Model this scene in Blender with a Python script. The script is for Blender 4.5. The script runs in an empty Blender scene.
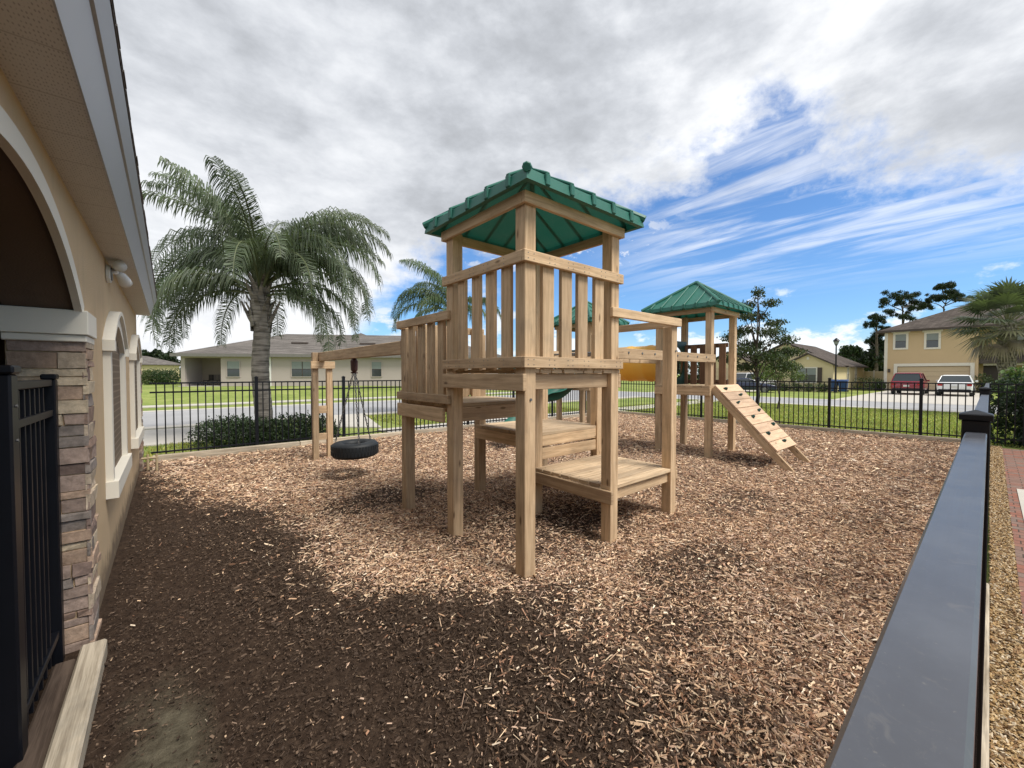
import bpy, math, random
import numpy as np
from mathutils import Vector, Matrix
random.seed(7); RNG = np.random.default_rng(7)
R = math.radians
scene = bpy.context.scene
COL = scene.collection
# ------------------------------------------------------------------ camera
HC = 1.6; YAW = R(40.3); PITCH = math.atan(10/405.)
cam_d = bpy.data.cameras.new('camera'); cam = bpy.data.objects.new('camera', cam_d); COL.objects.link(cam)
cam_d.sensor_width = 36; cam_d.lens = 36*405/1024.; cam_d.clip_start = .02; cam_d.clip_end = 3000
cam.location = (0, 0, HC); cam.rotation_euler = (math.pi/2-PITCH, 0, -YAW)
scene.camera = cam
scene.render.resolution_x = 1024; scene.render.resolution_y = 768
scene.view_settings.view_transform = 'Standard'; scene.view_settings.look = 'None'
scene.view_settings.exposure = 0.78; scene.view_settings.gamma = 1
try: scene.view_settings.use_curve_mapping = False
except Exception: pass
scene.cycles.max_bounces = 6; scene.cycles.diffuse_bounces = 3; scene.cycles.glossy_bounces = 2
scene.cycles.transparent_max_bounces = 6

# ------------------------------------------------------------------ node helpers
class NT:
    def __init__(s, tree): s.t = tree; s.n = tree.nodes; s.l = tree.links
    def node(s, typ, **kw):
        n = s.n.new(typ)
        for k, v in kw.items():
            if k.startswith('i_'):
                n.inputs[k[2:].replace('_', ' ')].default_value = v
            else: setattr(n, k, v)
        return n
    def link(s, a, b): s.l.new(a, b)
    def put(s, v, sock):
        if isinstance(v, (int, float)): sock.default_value = v
        elif isinstance(v, (tuple, list)):
            try: sock.default_value = v
            except Exception: sock.default_value = tuple(v)+(1,)
        else: s.link(v, sock)
    def m(s, op, a, b=0.0, c=0.0, clamp=False):
        n = s.n.new('ShaderNodeMath'); n.operation = op; n.use_clamp = clamp
        s.put(a, n.inputs[0]); s.put(b, n.inputs[1]); s.put(c, n.inputs[2]); return n.outputs[0]
    def ss(s, x, a, b):
        n = s.n.new('ShaderNodeMapRange'); n.interpolation_type = 'SMOOTHSTEP'
        s.put(x, n.inputs[0]); n.inputs[1].default_value = a; n.inputs[2].default_value = b
        return n.outputs[0]
    def mix(s, f, a, b, mode='MIX'):
        n = s.n.new('ShaderNodeMix'); n.data_type = 'RGBA'; n.blend_type = mode
        s.put(f, n.inputs[0])
        for v, k in ((a, 6), (b, 7)):
            if isinstance(v, (tuple, list)): v = tuple(v[:3])+(1,)
            s.put(v, n.inputs[k])
        return n.outputs[2]
    def noise(s, vec, scale, detail=3, rough=.55, dist=0.0):
        n = s.n.new('ShaderNodeTexNoise'); n.inputs['Scale'].default_value = scale
        n.inputs['Detail'].default_value = detail; n.inputs['Roughness'].default_value = rough
        n.inputs['Distortion'].default_value = dist
        if vec is not None: s.link(vec, n.inputs['Vector'])
        return n.outputs['Fac']
    def comb(s, x, y, z=0.0):
        n = s.n.new('ShaderNodeCombineXYZ'); s.put(x, n.inputs[0]); s.put(y, n.inputs[1]); s.put(z, n.inputs[2]); return n.outputs[0]
    def ramp(s, f, stops, interp='LINEAR'):
        n = s.n.new('ShaderNodeValToRGB'); cr = n.color_ramp; cr.interpolation = interp
        while len(cr.elements) < len(stops): cr.elements.new(.5)
        for e, (p, c) in zip(cr.elements, stops):
            e.position = p
            e.color = (c, c, c, 1) if isinstance(c, (int, float)) else tuple(c)+(1,)
        s.put(f, n.inputs[0]); return n.outputs[0]
    def scalev(s, vec, sc):
        n = s.n.new('ShaderNodeMapping'); n.inputs['Scale'].default_value = sc; s.link(vec, n.inputs[0]); return n.outputs[0]

def material(name, fn, rough=.7, metal=0, spec=.5, bump=None):
    mt = bpy.data.materials.new(name); mt.use_nodes = True
    t = NT(mt.node_tree); b = mt.node_tree.nodes['Principled BSDF']
    b.inputs['Roughness'].default_value = rough; b.inputs['Metallic'].default_value = metal
    b.inputs['Specular IOR Level'].default_value = spec
    r = fn(t, b)
    col, h = r if isinstance(r, tuple) and len(r) == 2 and not isinstance(r[0], float) else (r, None)
    t.put(tuple(col)+(1,) if isinstance(col, tuple) else col, b.inputs['Base Color'])
    if h is not None:
        bn = t.node('ShaderNodeBump'); bn.inputs['Strength'].default_value = h[1]; bn.inputs['Distance'].default_value = h[2]
        t.link(h[0], bn.inputs['Height']); t.link(bn.outputs[0], b.inputs['Normal'])
    return mt
def geo(t): return t.node('ShaderNodeNewGeometry').outputs['Position']
def objc(t): return t.node('ShaderNodeTexCoord').outputs['Object']
def attr(t, n): return t.node('ShaderNodeAttribute', attribute_name=n)

def noisy(c, v=.12, scale=6, bump=.0, bscale=80, dist=.004):
    def f(t, b):
        p = geo(t); n = t.noise(p, scale, 5)
        k = t.m('MULTIPLY_ADD', n, 2*v, 1-v)
        col = t.mix(1, c, t.comb(k, k, k), 'MULTIPLY')
        return (col, (t.noise(p, bscale, 4), bump, dist)) if bump else col
    return f
M = {}
def wood(c1, c2, knots=True):
    def f(t, b):
        uv = t.node('ShaderNodeTexCoord').outputs['UV']
        tone = attr(t, 'tone').outputs['Fac']
        g1 = t.noise(t.scalev(uv, (1.6, 26, 1)), 1.0, 5, .6, .5)
        g2 = t.noise(t.scalev(uv, (6, 160, 1)), 1.0, 3, .6)
        f1 = t.m('ADD', t.m('MULTIPLY', g1, .75), t.m('MULTIPLY', g2, .35))
        col = t.mix(t.ss(f1, .32, .75), c1, c2)
        k = t.m('MULTIPLY_ADD', tone, .42, .79)
        col = t.mix(1, col, t.comb(k, t.m('MULTIPLY', k, .99), t.m('MULTIPLY_ADD', k, .93, .05)), 'MULTIPLY')
        v = t.node('ShaderNodeTexVoronoi'); v.inputs['Scale'].default_value = 1.0; t.link(t.scalev(uv, (2.3, 7, 1)), v.inputs['Vector'])
        kn = t.ss(v.outputs['Distance'], .13, .04)
        if knots: col = t.mix(t.m('MULTIPLY', kn, .75), col, (.09, .045, .02))
        big = t.noise(geo(t), 2.2, 3)
        grey = t.ss(t.noise(geo(t), 5, 5, .65), .5, .72); col = t.mix(t.m('MULTIPLY', grey, .45), col, t.mix(1, col, (.70, .74, .80), 'MULTIPLY'))
        kk = t.m('MULTIPLY_ADD', big, .6, .70)
        col = t.mix(1, col, t.comb(kk, kk, kk), 'MULTIPLY')
        return col, (f1, .35, .004)
    return f
M['wood'] = material('weathered_pine', wood((.365, .245, .145), (.63, .465, .295)), .78, spec=.25)
M['wood_deck'] = material('deck_boards', wood((.36, .25, .155), (.62, .48, .32)), .8, spec=.25)
M['wood_dark'] = material('dark_and_shaded_wood', wood((.13, .075, .045), (.22, .13, .085)), .8, spec=.25)  # dark bracket wood; also carries painted shade for the right tower's slats
M['timber'] = material('grey_timber', wood((.25, .205, .15), (.62, .54, .42), False), .85, spec=.2)
M['timber_brown'] = material('brown_timber', wood((.05, .035, .027), (.15, .11, .085), False), .9, spec=.2)
def roofm(t, b):
    p = geo(t); n = t.noise(p, 3, 6, .65); k = t.m('MULTIPLY_ADD', n, .5, .75); c = t.mix(1, (.024, .152, .114), t.comb(k, k, k), 'MULTIPLY')
    c = t.mix(t.m('MULTIPLY', t.ss(t.noise(p, 7, 7, .7, .6), .5, .72), .35), c, (.085, .20, .165))
    return t.mix(t.m('MULTIPLY', t.ss(t.noise(p, 22, 5, .7), .58, .74), .4), c, (.03, .07, .05))
M['green'] = material('green_plastic', roofm, .48)
def translucent(m, f, col):
    t = NT(m.node_tree); b = m.node_tree.nodes['Principled BSDF']; o = m.node_tree.nodes['Material Output']
    tl = t.node('ShaderNodeBsdfTranslucent'); tl.inputs[0].default_value = col+(1,)
    mx = t.node('ShaderNodeMixShader'); mx.inputs[0].default_value = f
    t.link(b.outputs[0], mx.inputs[1]); t.link(tl.outputs[0], mx.inputs[2]); t.link(mx.outputs[0], o.inputs[0])
translucent(M['green'], .13, (.02, .20, .14))
M['green_dark'] = material('dark_green_plastic', noisy((.012, .05, .04), .15, 5), .45)
M['yellow'] = material('yellow_plastic', noisy((.92, .56, .10), .06, 4), .35)
translucent(M['yellow'], .35, (.95, .58, .12))
M['black'] = material('black_powder_coat', noisy((.0045, .0055, .009), .3, 9), .42, spec=.35)
def railm(t, b):
    p = geo(t); n = t.noise(p, 5, 6, .7); s_ = t.noise(t.scalev(p, (3, 90, 3)), 1, 5, .7); d = t.m('MAXIMUM', t.ss(t.noise(p, 240, 4, .65), .62, .72), t.m('MULTIPLY', t.ss(t.noise(t.scalev(p, (1, 1, 1)), 34, 7, .75, 1.0), .56, .68), .55))
    t.link(t.m('MULTIPLY_ADD', t.m('ADD', t.m('MULTIPLY', n, .6), t.m('MULTIPLY', s_, .4)), .30, .16), b.inputs['Roughness'])
    c = t.mix(t.ss(n, .35, .7), (.045, .048, .060), (.078, .084, .10))
    return t.mix(t.m('MULTIPLY', d, .35), c, (.22, .20, .17))
M['rail_top'] = material('satin_black_rail', railm, .27, spec=1.0)
M['rubber'] = material('black_rubber', noisy((.012, .015, .018), .3, 12, .2, 90), .6)
M['steel'] = material('galvanised_steel', noisy((.20, .20, .20), .3, 30), .45, .7)
M['red_rubber'] = material('dark_red_rubber', noisy((.05, .015, .012), .2), .6)
def stuc(t, b):
    p = geo(t); n = t.noise(p, 2.2, 5); f = t.noise(t.scalev(p, (1, 1, .25)), 6, 6, .7)
    sx_ = t.node('ShaderNodeSeparateXYZ'); t.link(p, sx_.inputs[0])
    k = t.m('MULTIPLY_ADD', n, .16, .92); c = t.mix(1, (.62, .465, .295), t.comb(k, k, k), 'MULTIPLY')
    c = t.mix(t.m('MULTIPLY', t.ss(f, .5, .75), .22), c, (.33, .26, .19))
    sp = t.m('MULTIPLY', t.ss(t.m('ADD', sx_.outputs[2], t.m('MULTIPLY', t.noise(p, 9, 5), -.35)), .10, -.12), .8)
    return t.mix(sp, c, (.13, .095, .07)), (t.noise(p, 120, 5, .7), .9, .006)
M['stucco'] = material('tan_stucco', stuc, .92, spec=.15)
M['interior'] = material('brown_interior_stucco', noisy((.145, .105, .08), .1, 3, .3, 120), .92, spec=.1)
M['trim'] = material('cream_trim', noisy((.74, .70, .61), .05, 3, .25, 150, .002), .85, spec=.2)
M['fascia'] = material('grey_white_fascia', noisy((.38, .385, .395), .06, 3), .45)
M['dark'] = material('dark_void', noisy((.02, .018, .016), .1), .9)
M['yellow_house'] = material('yellow_stucco', noisy((.56, .42, .26), .05, 1, .3, 40), .92, spec=.15)
M['cream_house'] = material('cream_stucco', noisy((.62, .53, .33), .05, 1), .92, spec=.15)
M['beige_house'] = material('beige_stucco', noisy((.42, .365, .335), .05, 1), .92, spec=.15)
M['garage'] = material('garage_door_tan', noisy((.52, .41, .27), .04, 2), .7)
M['house_trim'] = material('white_house_trim', noisy((.70, .66, .58), .04, 2), .8)
M['brown_trim'] = material('dark_brown_fascia', noisy((.065, .048, .04), .1), .7)
M['glass'] = material('window_glass', lambda t, b: (.025, .035, .04), .08, spec=.9)
M['curtain'] = material('window_blind', noisy((.20, .23, .22), .1, 3), .3, spec=.6)
def shingle(c):
    def f(t, b):
        p = geo(t)
        br = t.node('ShaderNodeTexBrick'); br.inputs['Scale'].default_value = 1; br.inputs['Brick Width'].default_value = .33
        br.inputs['Row Height'].default_value = .14; br.inputs['Mortar Size'].default_value = .012
        br.inputs['Color1'].default_value = tuple(x*.75 for x in c)+(1,); br.inputs['Color2'].default_value = tuple(min(1, x*1.2) for x in c)+(1,)
        br.inputs['Mortar'].default_value = tuple(x*.45 for x in c)+(1,)
        sx = t.node('ShaderNodeSeparateXYZ'); t.link(p, sx.inputs[0])
        t.link(t.comb(t.m('ADD', sx.outputs[0], sx.outputs[1]), t.m('MULTIPLY', sx.outputs[2], 1.6)), br.inputs['Vector'])
        n = t.noise(p, 1.2, 5); k = t.m('MULTIPLY_ADD', n, .6, .7)
        return t.mix(1, br.outputs[0], t.comb(k, k, k), 'MULTIPLY')
    return f
M['shingle'] = material('brown_shingles', shingle((.105, .088, .078)), .95, spec=.1)
M['shingle_grey'] = material('grey_shingles', shingle((.165, .150, .138)), .95, spec=.1)
def tonecol(pal, v=.5):
    def f(t, b):
        a = attr(t, 'tint').outputs['Color']
        return a
    return f
M['tint'] = material('tinted_surface', tonecol(None), .8, spec=.25)
def leafmat(name, tr=.25):
    mt = bpy.data.materials.new(name); mt.use_nodes = True; t = NT(mt.node_tree)
    b = mt.node_tree.nodes['Principled BSDF']; o = mt.node_tree.nodes['Material Output']
    a = attr(t, 'tint').outputs['Color']; t.link(a, b.inputs['Base Color']); b.inputs['Roughness'].default_value = .5
    b.inputs['Specular IOR Level'].default_value = .35
    tl = t.node('ShaderNodeBsdfTranslucent'); t.link(t.mix(1, a, (1.3, 1.5, .6), 'MULTIPLY'), tl.inputs[0])
    mx = t.node('ShaderNodeMixShader'); mx.inputs[0].default_value = tr
    t.link(b.outputs[0], mx.inputs[1]); t.link(tl.outputs[0], mx.inputs[2]); t.link(mx.outputs[0], o.inputs[0]); return mt
M['leaf'] = leafmat('leaf_green')
def bark(c1, c2, sc=(3, 3, 14)):
    def f(t, b):
        p = objc(t); n = t.noise(t.scalev(p, sc), 1, 5, .65)
        n2 = t.noise(p, 5, 4)
        return t.mix(t.ss(t.m('ADD', t.m('MULTIPLY', n, .7), t.m('MULTIPLY', n2, .3)), .35, .65), c1, c2), (n, .6, .02)
    return f
M['palm_bark'] = material('grey_palm_bark', bark((.10, .09, .078), (.34, .31, .27), (2, 2, 22)), .9, spec=.1)
M['bark'] = material('tree_bark', bark((.05, .04, .03), (.15, .125, .10), (14, 14, 3)), .9, spec=.1)
M['concrete'] = material('concrete_path', noisy((.50, .47, .42), .13, 2.5, .2, 60), .9, spec=.15)
M['pvc'] = material('tan_pipe', noisy((.42, .33, .20), .1), .6)
M['bin'] = material('blue_bin_plastic', noisy((.012, .05, .17), .15), .5)
M['red_paint'] = material('red_car_paint', lambda t, b: (.22, .008, .024), .18, spec=.8)
M['white_paint'] = material('white_car_paint', lambda t, b: (.72, .73, .74), .2, spec=.7)
M['navy_paint'] = material('navy_car_paint', lambda t, b: (.012, .02, .055), .2, spec=.7)
M['lamp_red'] = material('red_lamp_lens', lambda t, b: (.35, .01, .01), .2, spec=.7)
M['white_metal'] = material('white_metal', noisy((.70, .69, .66), .05), .4)
M['plate'] = material('number_plate', lambda t, b: (.55, .55, .52), .5)
def paver(t, b):
    p = geo(t)
    br = t.node('ShaderNodeTexBrick'); br.inputs['Scale'].default_value = 1; br.inputs['Brick Width'].default_value = .22
    br.inputs['Row Height'].default_value = .11; br.inputs['Mortar Size'].default_value = .005
    br.inputs['Color1'].default_value = (.27, .115, .08, 1); br.inputs['Color2'].default_value = (.20, .15, .125, 1); br.inputs['Mortar'].default_value = (.07, .05, .04, 1)
    sx = t.node('ShaderNodeSeparateXYZ'); t.link(p, sx.inputs[0]); t.link(t.comb(sx.outputs[1], sx.outputs[0]), br.inputs['Vector'])
    k = t.m('MULTIPLY_ADD', t.noise(p, 9, 5), .8, .6)
    return t.mix(1, br.outputs[0], t.comb(k, k, k), 'MULTIPLY'), (br.outputs[1], -.5, .004)
M['paver'] = material('brick_pavers', paver, .85, spec=.2)
def asphalt(t, b):
    p = geo(t); k = t.m('MULTIPLY_ADD', t.noise(p, .7, 5), .5, .75)
    k = t.m('MULTIPLY', k, t.m('MULTIPLY_ADD', t.noise(p, 60, 3), .35, .83))
    return t.mix(1, (.34, .34, .345), t.comb(k, k, k), 'MULTIPLY')
M['asphalt'] = material('worn_asphalt', asphalt, .9, spec=.2)
def lawn(t, b):
    p = geo(t); n1 = t.noise(p, .35, 4); n2 = t.noise(p, 2.5, 6, .7); n3 = t.noise(p, 16, 6, .8)
    f = t.m('ADD', t.m('ADD', t.m('MULTIPLY', n1, .45), t.m('MULTIPLY', n2, .35)), t.m('MULTIPLY', n3, .35))
    col = t.ramp(f, [(.34, (.10, .135, .035)), (.54, (.20, .255, .065)), (.74, (.36, .38, .13))])
    return col, (n3, .8, .03)
M['lawn'] = material('lawn', lawn, .95, spec=.1)

# ------------------------------------------------------------------ mesh builder
ORG = {}
class MB:
    def __init__(s): s.v = []; s.f = []; s.uv = []; s.tone = []; s.mi = []; s.cur = 0; s.t = .5
    def poly(s, pts, uvs=None, tone=None):
        b = len(s.v); s.v += [tuple(p) for p in pts]; s.f.append(tuple(range(b, b+len(pts))))
        s.uv += uvs if uvs else [(p[0], p[1]) for p in pts]
        s.tone.append(s.t if tone is None else tone); s.mi.append(s.cur); return s
    def mesh(s, vs, fs, uvf=None, tone=None):
        b = len(s.v); s.v += [tuple(p) for p in vs]
        for f in fs:
            s.f.append(tuple(b+i for i in f)); s.tone.append(s.t if tone is None else tone); s.mi.append(s.cur)
            for i in f: s.uv.append(uvf(vs[i]) if uvf else (vs[i][0], vs[i][1]))
        return s
    def box(s, p0, p1, mat=None, tone=None, taper=None):
        """box between two corners; mat: Matrix applied afterwards"""
        lo = [min(a, b) for a, b in zip(p0, p1)]; hi = [max(a, b) for a, b in zip(p0, p1)]
        d = [hi[i]-lo[i] for i in range(3)]; L = d.index(max(d)); o = [i for i in range(3) if i != L]
        tn = random.random() if tone is None else tone
        off = (random.random()*50, random.random()*50)
        vs = [(x, y, z) for x in (lo[0], hi[0]) for y in (lo[1], hi[1]) for z in (lo[2], hi[2])]
        fs = [(0, 1, 3, 2), (4, 6, 7, 5), (0, 4, 5, 1), (2, 3, 7, 6), (0, 2, 6, 4), (1, 5, 7, 3)]
        b = len(s.v)
        for p in vs:
            q = Vector(p)
            if mat is not None: q = mat @ q
            s.v.append(tuple(q))
        for f in fs:
            s.f.append(tuple(b+i for i in f)); s.tone.append(tn); s.mi.append(s.cur)
            pts = [vs[i] for i in f]
            const = [k for k in range(3) if len({round(p[k], 6) for p in pts}) == 1][0] if min(d) > 1e-6 else 2
            for p in pts:
                if const == L: s.uv.append((off[0]+p[o[0]]*.3, off[1]+p[o[1]]))
                else:
                    oth = [k for k in o if k != const][0]
                    s.uv.append((off[0]+p[L], off[1]+p[oth]+const*.37))
        return s
    def beam(s, a, b, w, h, tone=None, upv=(0, 0, 1)):
        """rectangular bar from a to b, w across, h in the 'up' direction"""
        a = Vector(a); b = Vector(b); x = (b-a); L = x.length; x.normalize()
        y = Vector(upv).cross(x)
        if y.length < 1e-4: y = Vector((0, 1, 0)).cross(x)
        y.normalize(); z = x.cross(y)
        m = Matrix(((x.x, y.x, z.x, a.x), (x.y, y.y, z.y, a.y), (x.z, y.z, z.z, a.z), (0, 0, 0, 1)))
        return s.box((0, -w/2, -h/2), (L, w/2, h/2), m, tone)
    def tube(s, pts, r, n=8, caps=True):
        pts = [Vector(p) for p in pts]; rr = r if isinstance(r, (list, tuple)) else [r]*len(pts)
        b = len(s.v); prev = None; acc = 0
        rings = []
        for i, p in enumerate(pts):
            t = (pts[min(i+1, len(pts)-1)]-pts[max(i-1, 0)]).normalized()
            if prev is None:
                u = t.cross(Vector((0, 0, 1)))
                if u.length < 1e-3: u = t.cross(Vector((1, 0, 0)))
            else: u = prev-t*prev.dot(t)
            u.normalize(); prev = u; w = t.cross(u)
            if i: acc += (p-pts[i-1]).length
            rings.append(acc)
            for k in range(n):
                an = 2*math.pi*k/n; s.v.append(tuple(p+(u*math.cos(an)+w*math.sin(an))*rr[i]))
        for i in range(len(pts)-1):
            for k in range(n):
                k2 = (k+1) % n
                s.f.append((b+i*n+k, b+i*n+k2, b+(i+1)*n+k2, b+(i+1)*n+k)); s.tone.append(s.t); s.mi.append(s.cur)
                c = 2*math.pi*rr[i]/n
                s.uv += [(rings[i], k*c), (rings[i], (k+1)*c), (rings[i+1], (k+1)*c), (rings[i+1], k*c)]
        if caps:
            for i0, rev in ((0, True), (len(pts)-1, False)):
                f = [b+i0*n+k for k in range(n)]
                if rev: f.reverse()
                s.f.append(tuple(f)); s.tone.append(s.t); s.mi.append(s.cur); s.uv += [(0, 0)]*n
        return s
    def lathe(s, c, prof, n=24, closed=False, mat=None):
        """profile list of (r,z) around vertical axis at c"""
        b = len(s.v); m = len(prof)
        for k in range(n):
            an = 2*math.pi*k/n
            for r, z in prof:
                q = Vector((r*math.cos(an), r*math.sin(an), z))
                if mat is not None: q = mat @ q
                s.v.append((c[0]+q.x, c[1]+q.y, c[2]+q.z))
        for k in range(n):
            k2 = (k+1) % n
            for i in range(m if closed else m-1):
                j = (i+1) % m
                s.f.append((b+k*m+i, b+k2*m+i, b+k2*m+j, b+k*m+j)); s.tone.append(s.t); s.mi.append(s.cur); s.uv += [(0, 0), (.1, 0), (.1, .1), (0, .1)]
        return s
    def prism(s, outline, a, b, axis='y'):
        """closed 2-D outline extruded between a and b along axis. outline in the two other axes order"""
        def P(p, t):
            return {'y': (p[0], t, p[1]), 'x': (t, p[0], p[1]), 'z': (p[0], p[1], t)}[axis]
        n = len(outline); v = [P(p, a) for p in outline]+[P(p, b) for p in outline]
        fs = [tuple(range(n))[::-1], tuple(range(n, 2*n))]+[(i, (i+1) % n, n+(i+1) % n, n+i) for i in range(n)]
        return s.mesh(v, fs)
    def build(s, name, mats, parent=None, bevel=0, smooth=False, sub=0):
        me = bpy.data.meshes.new(name)
        o = Vector(ORG.get(parent.name, (0, 0, 0))) if parent else Vector((0, 0, 0))
        me.from_pydata([(v[0]-o.x, v[1]-o.y, v[2]-o.z) for v in s.v], [], s.f)
        uv = me.uv_layers.new(name='UVMap'); uv.data.foreach_set('uv', np.array(s.uv, dtype=np.float32).ravel())
        at = me.attributes.new('tone', 'FLOAT', 'FACE'); at.data.foreach_set('value', np.array(s.tone, dtype=np.float32))
        mats = mats if isinstance(mats, (list, tuple)) else [mats]
        for m in mats: me.materials.append(M[m] if isinstance(m, str) else m)
        if len(mats) > 1: me.polygons.foreach_set('material_index', s.mi)
        if smooth: me.polygons.foreach_set('use_smooth', [True]*len(s.f))
        ob = bpy.data.objects.new(name, me); COL.objects.link(ob)
        if parent: ob.parent = parent; ORG[ob.name] = tuple(o)
        if bevel:
            bv = ob.modifiers.new('bevel', 'BEVEL'); bv.width = bevel; bv.segments = 1; bv.limit_method = 'ANGLE'; bv.angle_limit = R(50)
        if sub:
            sb = ob.modifiers.new('sub', 'SUBSURF'); sb.levels = sub; sb.render_levels = sub
        return ob
def one(fn, name, mats, parent=None, **kw):
    mb = MB(); fn(mb); return mb.build(name, mats, parent, **kw)
def thing(name, label, cat, loc=(0, 0, 0), group=None):
    o = bpy.data.objects.new(name, None); COL.objects.link(o); o.location = loc; o.empty_display_size = .1
    o['label'] = label; o['category'] = cat
    if group: o['group'] = group
    ORG[o.name] = tuple(loc); return o
def tag(o, label, cat, group=None):
    o['label'] = label; o['category'] = cat
    if group: o['group'] = group
    return o
def struct(o, kind='structure'): o['kind'] = kind; return o
def copy_tree(o, parent=None):
    c = o.copy(); COL.objects.link(c)
    if parent: c.parent = parent
    for ch in o.children: copy_tree(ch, c)
    return c
def fast_mesh(name, verts, faces_n, tint, mat, parent=None, kind=None):
    """verts (N,k,3) array; each item one k-gon fan given by faces_n list of index tuples; tint (N,3)"""
    N, k, _ = verts.shape
    me = bpy.data.meshes.new(name)
    me.vertices.add(N*k)
    o = np.array(ORG.get(parent.name, (0, 0, 0))) if parent else np.zeros(3)
    me.vertices.foreach_set('co', (verts-o).astype(np.float32).ravel())
    tot = sum(len(f) for f in faces_n); nf = len(faces_n)
    idx = np.concatenate([np.array(f) for f in faces_n])
    loops = (np.arange(N)[:, None]*k+idx[None, :]).ravel()
    starts = np.cumsum([0]+[len(f) for f in faces_n])[:-1]
    ls = (np.arange(N)[:, None]*tot+starts[None, :]).ravel()
    lt = np.tile([len(f) for f in faces_n], N)
    me.loops.add(N*tot); me.polygons.add(N*nf)
    me.loops.foreach_set('vertex_index', loops.astype(np.int32))
    me.polygons.foreach_set('loop_start', ls.astype(np.int32)); me.polygons.foreach_set('loop_total', lt.astype(np.int32))
    at = me.attributes.new('tint', 'FLOAT_COLOR', 'POINT')
    c = np.ones((N, k, 4), dtype=np.float32); c[:, :, :3] = tint[:, None, :]
    at.data.foreach_set('color', c.ravel())
    me.materials.append(M[mat]); me.update(calc_edges=True); me.polygons.foreach_set('use_smooth', [False]*(N*nf))
    ob = bpy.data.objects.new(name, me); COL.objects.link(ob)
    if parent: ob.parent = parent
    if kind: ob['kind'] = kind
    return ob
def rotmats(yaw, pitch, roll):
    cy, sy, cp, sp, cr, sr = np.cos(yaw), np.sin(yaw), np.cos(pitch), np.sin(pitch), np.cos(roll), np.sin(roll)
    m = np.empty((len(yaw), 3, 3))
    m[:, 0, 0] = cy*cp; m[:, 0, 1] = cy*sp*sr-sy*cr; m[:, 0, 2] = cy*sp*cr+sy*sr
    m[:, 1, 0] = sy*cp; m[:, 1, 1] = sy*sp*sr+cy*cr; m[:, 1, 2] = sy*sp*cr-cy*sr
    m[:, 2, 0] = -sp; m[:, 2, 1] = cp*sr; m[:, 2, 2] = cp*cr
    return m

# ------------------------------------------------------------------ sky + sun
SUN_EL, SUN_AZ = R(56), math.atan2(.30, -1.0)      # azimuth from +Y towards +X
w = bpy.data.worlds.new('World'); scene.world = w; w.use_nodes = True
t = NT(w.node_tree); bg = w.node_tree.nodes['Background']; bg.inputs[1].default_value = .1
sky = t.node('ShaderNodeTexSky'); sky.sky_type = 'NISHITA'; sky.sun_disc = False
sky.sun_elevation = SUN_EL; sky.sun_rotation = SUN_AZ % (2*math.pi); sky.dust_density = .6; sky.ozone_density = 2.2
dirv = t.node('ShaderNodeTexCoord').outputs['Generated']
sx = t.node('ShaderNodeSeparateXYZ'); t.link(dirv, sx.inputs[0]); X, Y, Z = sx.outputs
el = t.m('MULTIPLY', t.m('ARCSINE', Z), 57.2958)
az = t.m('SUBTRACT', t.m('MULTIPLY', t.m('ARCTAN2', X, Y), 57.2958), 40.3)
zc = t.m('MAXIMUM', Z, .0); zc = t.m('ADD', zc, .07)
px, py = t.m('DIVIDE', X, zc), t.m('DIVIDE', Y, zc)
pl = t.comb(px, py, 0)
T = [(-90, -10), (-27, -10), (-22, 3), (-18, 12.5), (-12, 16.5), (0, 19), (8, 20.5), (13, 24), (20, 24.5), (27, 26), (31, 28.5), (35, 26), (42, 22), (50, 18), (60, 16), (90, 16)]
Tn = t.ramp(t.m('DIVIDE', t.m('ADD', az, 90), 180), [((a+90)/180, (v+10)/60) for a, v in T])
Tn = t.m('MULTIPLY_ADD', Tn, 60, -10)
n1 = t.m('MULTIPLY_ADD', t.noise(pl, 1.5, 8, .58, .3), .4, t.m('MULTIPLY', t.noise(dirv, 4.2, 9, .62, .2), .6)); n2 = t.noise(t.scalev(pl, (1.6, .32, 1)), 2.6, 7, .6, .5)
n3 = t.noise(t.scalev(dirv, (1, 1, 1.6)), 15, 7, .65)
edge = t.m('ADD', t.m('MULTIPLY', t.m('SUBTRACT', n1, .5), 40), t.m('MULTIPLY', t.m('SUBTRACT', n3, .5), 10))
edge = t.m('MULTIPLY', edge, t.ss(el, 2, 14))
sdiff = t.m('ADD', t.m('SUBTRACT', el, Tn), edge)
thick = t.ss(sdiff, -4.5, 3.5)
# high streaked cirrus in the clear part, running away to the right
st = t.m('MULTIPLY', t.ss(n2, .40, .66), t.m('MULTIPLY', t.ss(el, 8, 17), t.ss(az, 6, 30)))
st = t.m('MULTIPLY', st, .58)
puff = t.m('MULTIPLY', t.ss(n3, .52, .63), t.m('MULTIPLY', t.ss(el, 12, 17), t.ss(az, 26, 14))); puff = t.m('MULTIPLY', puff, .9)
# low cumulus by the horizon
cn = t.noise(t.comb(t.m('MULTIPLY', az, .11), t.m('MULTIPLY', el, .20), 3.0), 1.0, 7, .6)
cum = t.ss(t.m('SUBTRACT', cn, t.m('MULTIPLY', t.m('ABSOLUTE', t.m('SUBTRACT', el, 3.0)), .022)), .44, .53)
cum = t.m('MULTIPLY', cum, t.ss(el, 13, 7))
cover = t.m('MAXIMUM', t.m('MAXIMUM', thick, st), t.m('MAXIMUM', puff, t.m('MULTIPLY', cum, .8)))
hz = t.ss(el, 6, -1); cover = t.m('MAXIMUM', cover, t.m('MULTIPLY', hz, .45))
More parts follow.
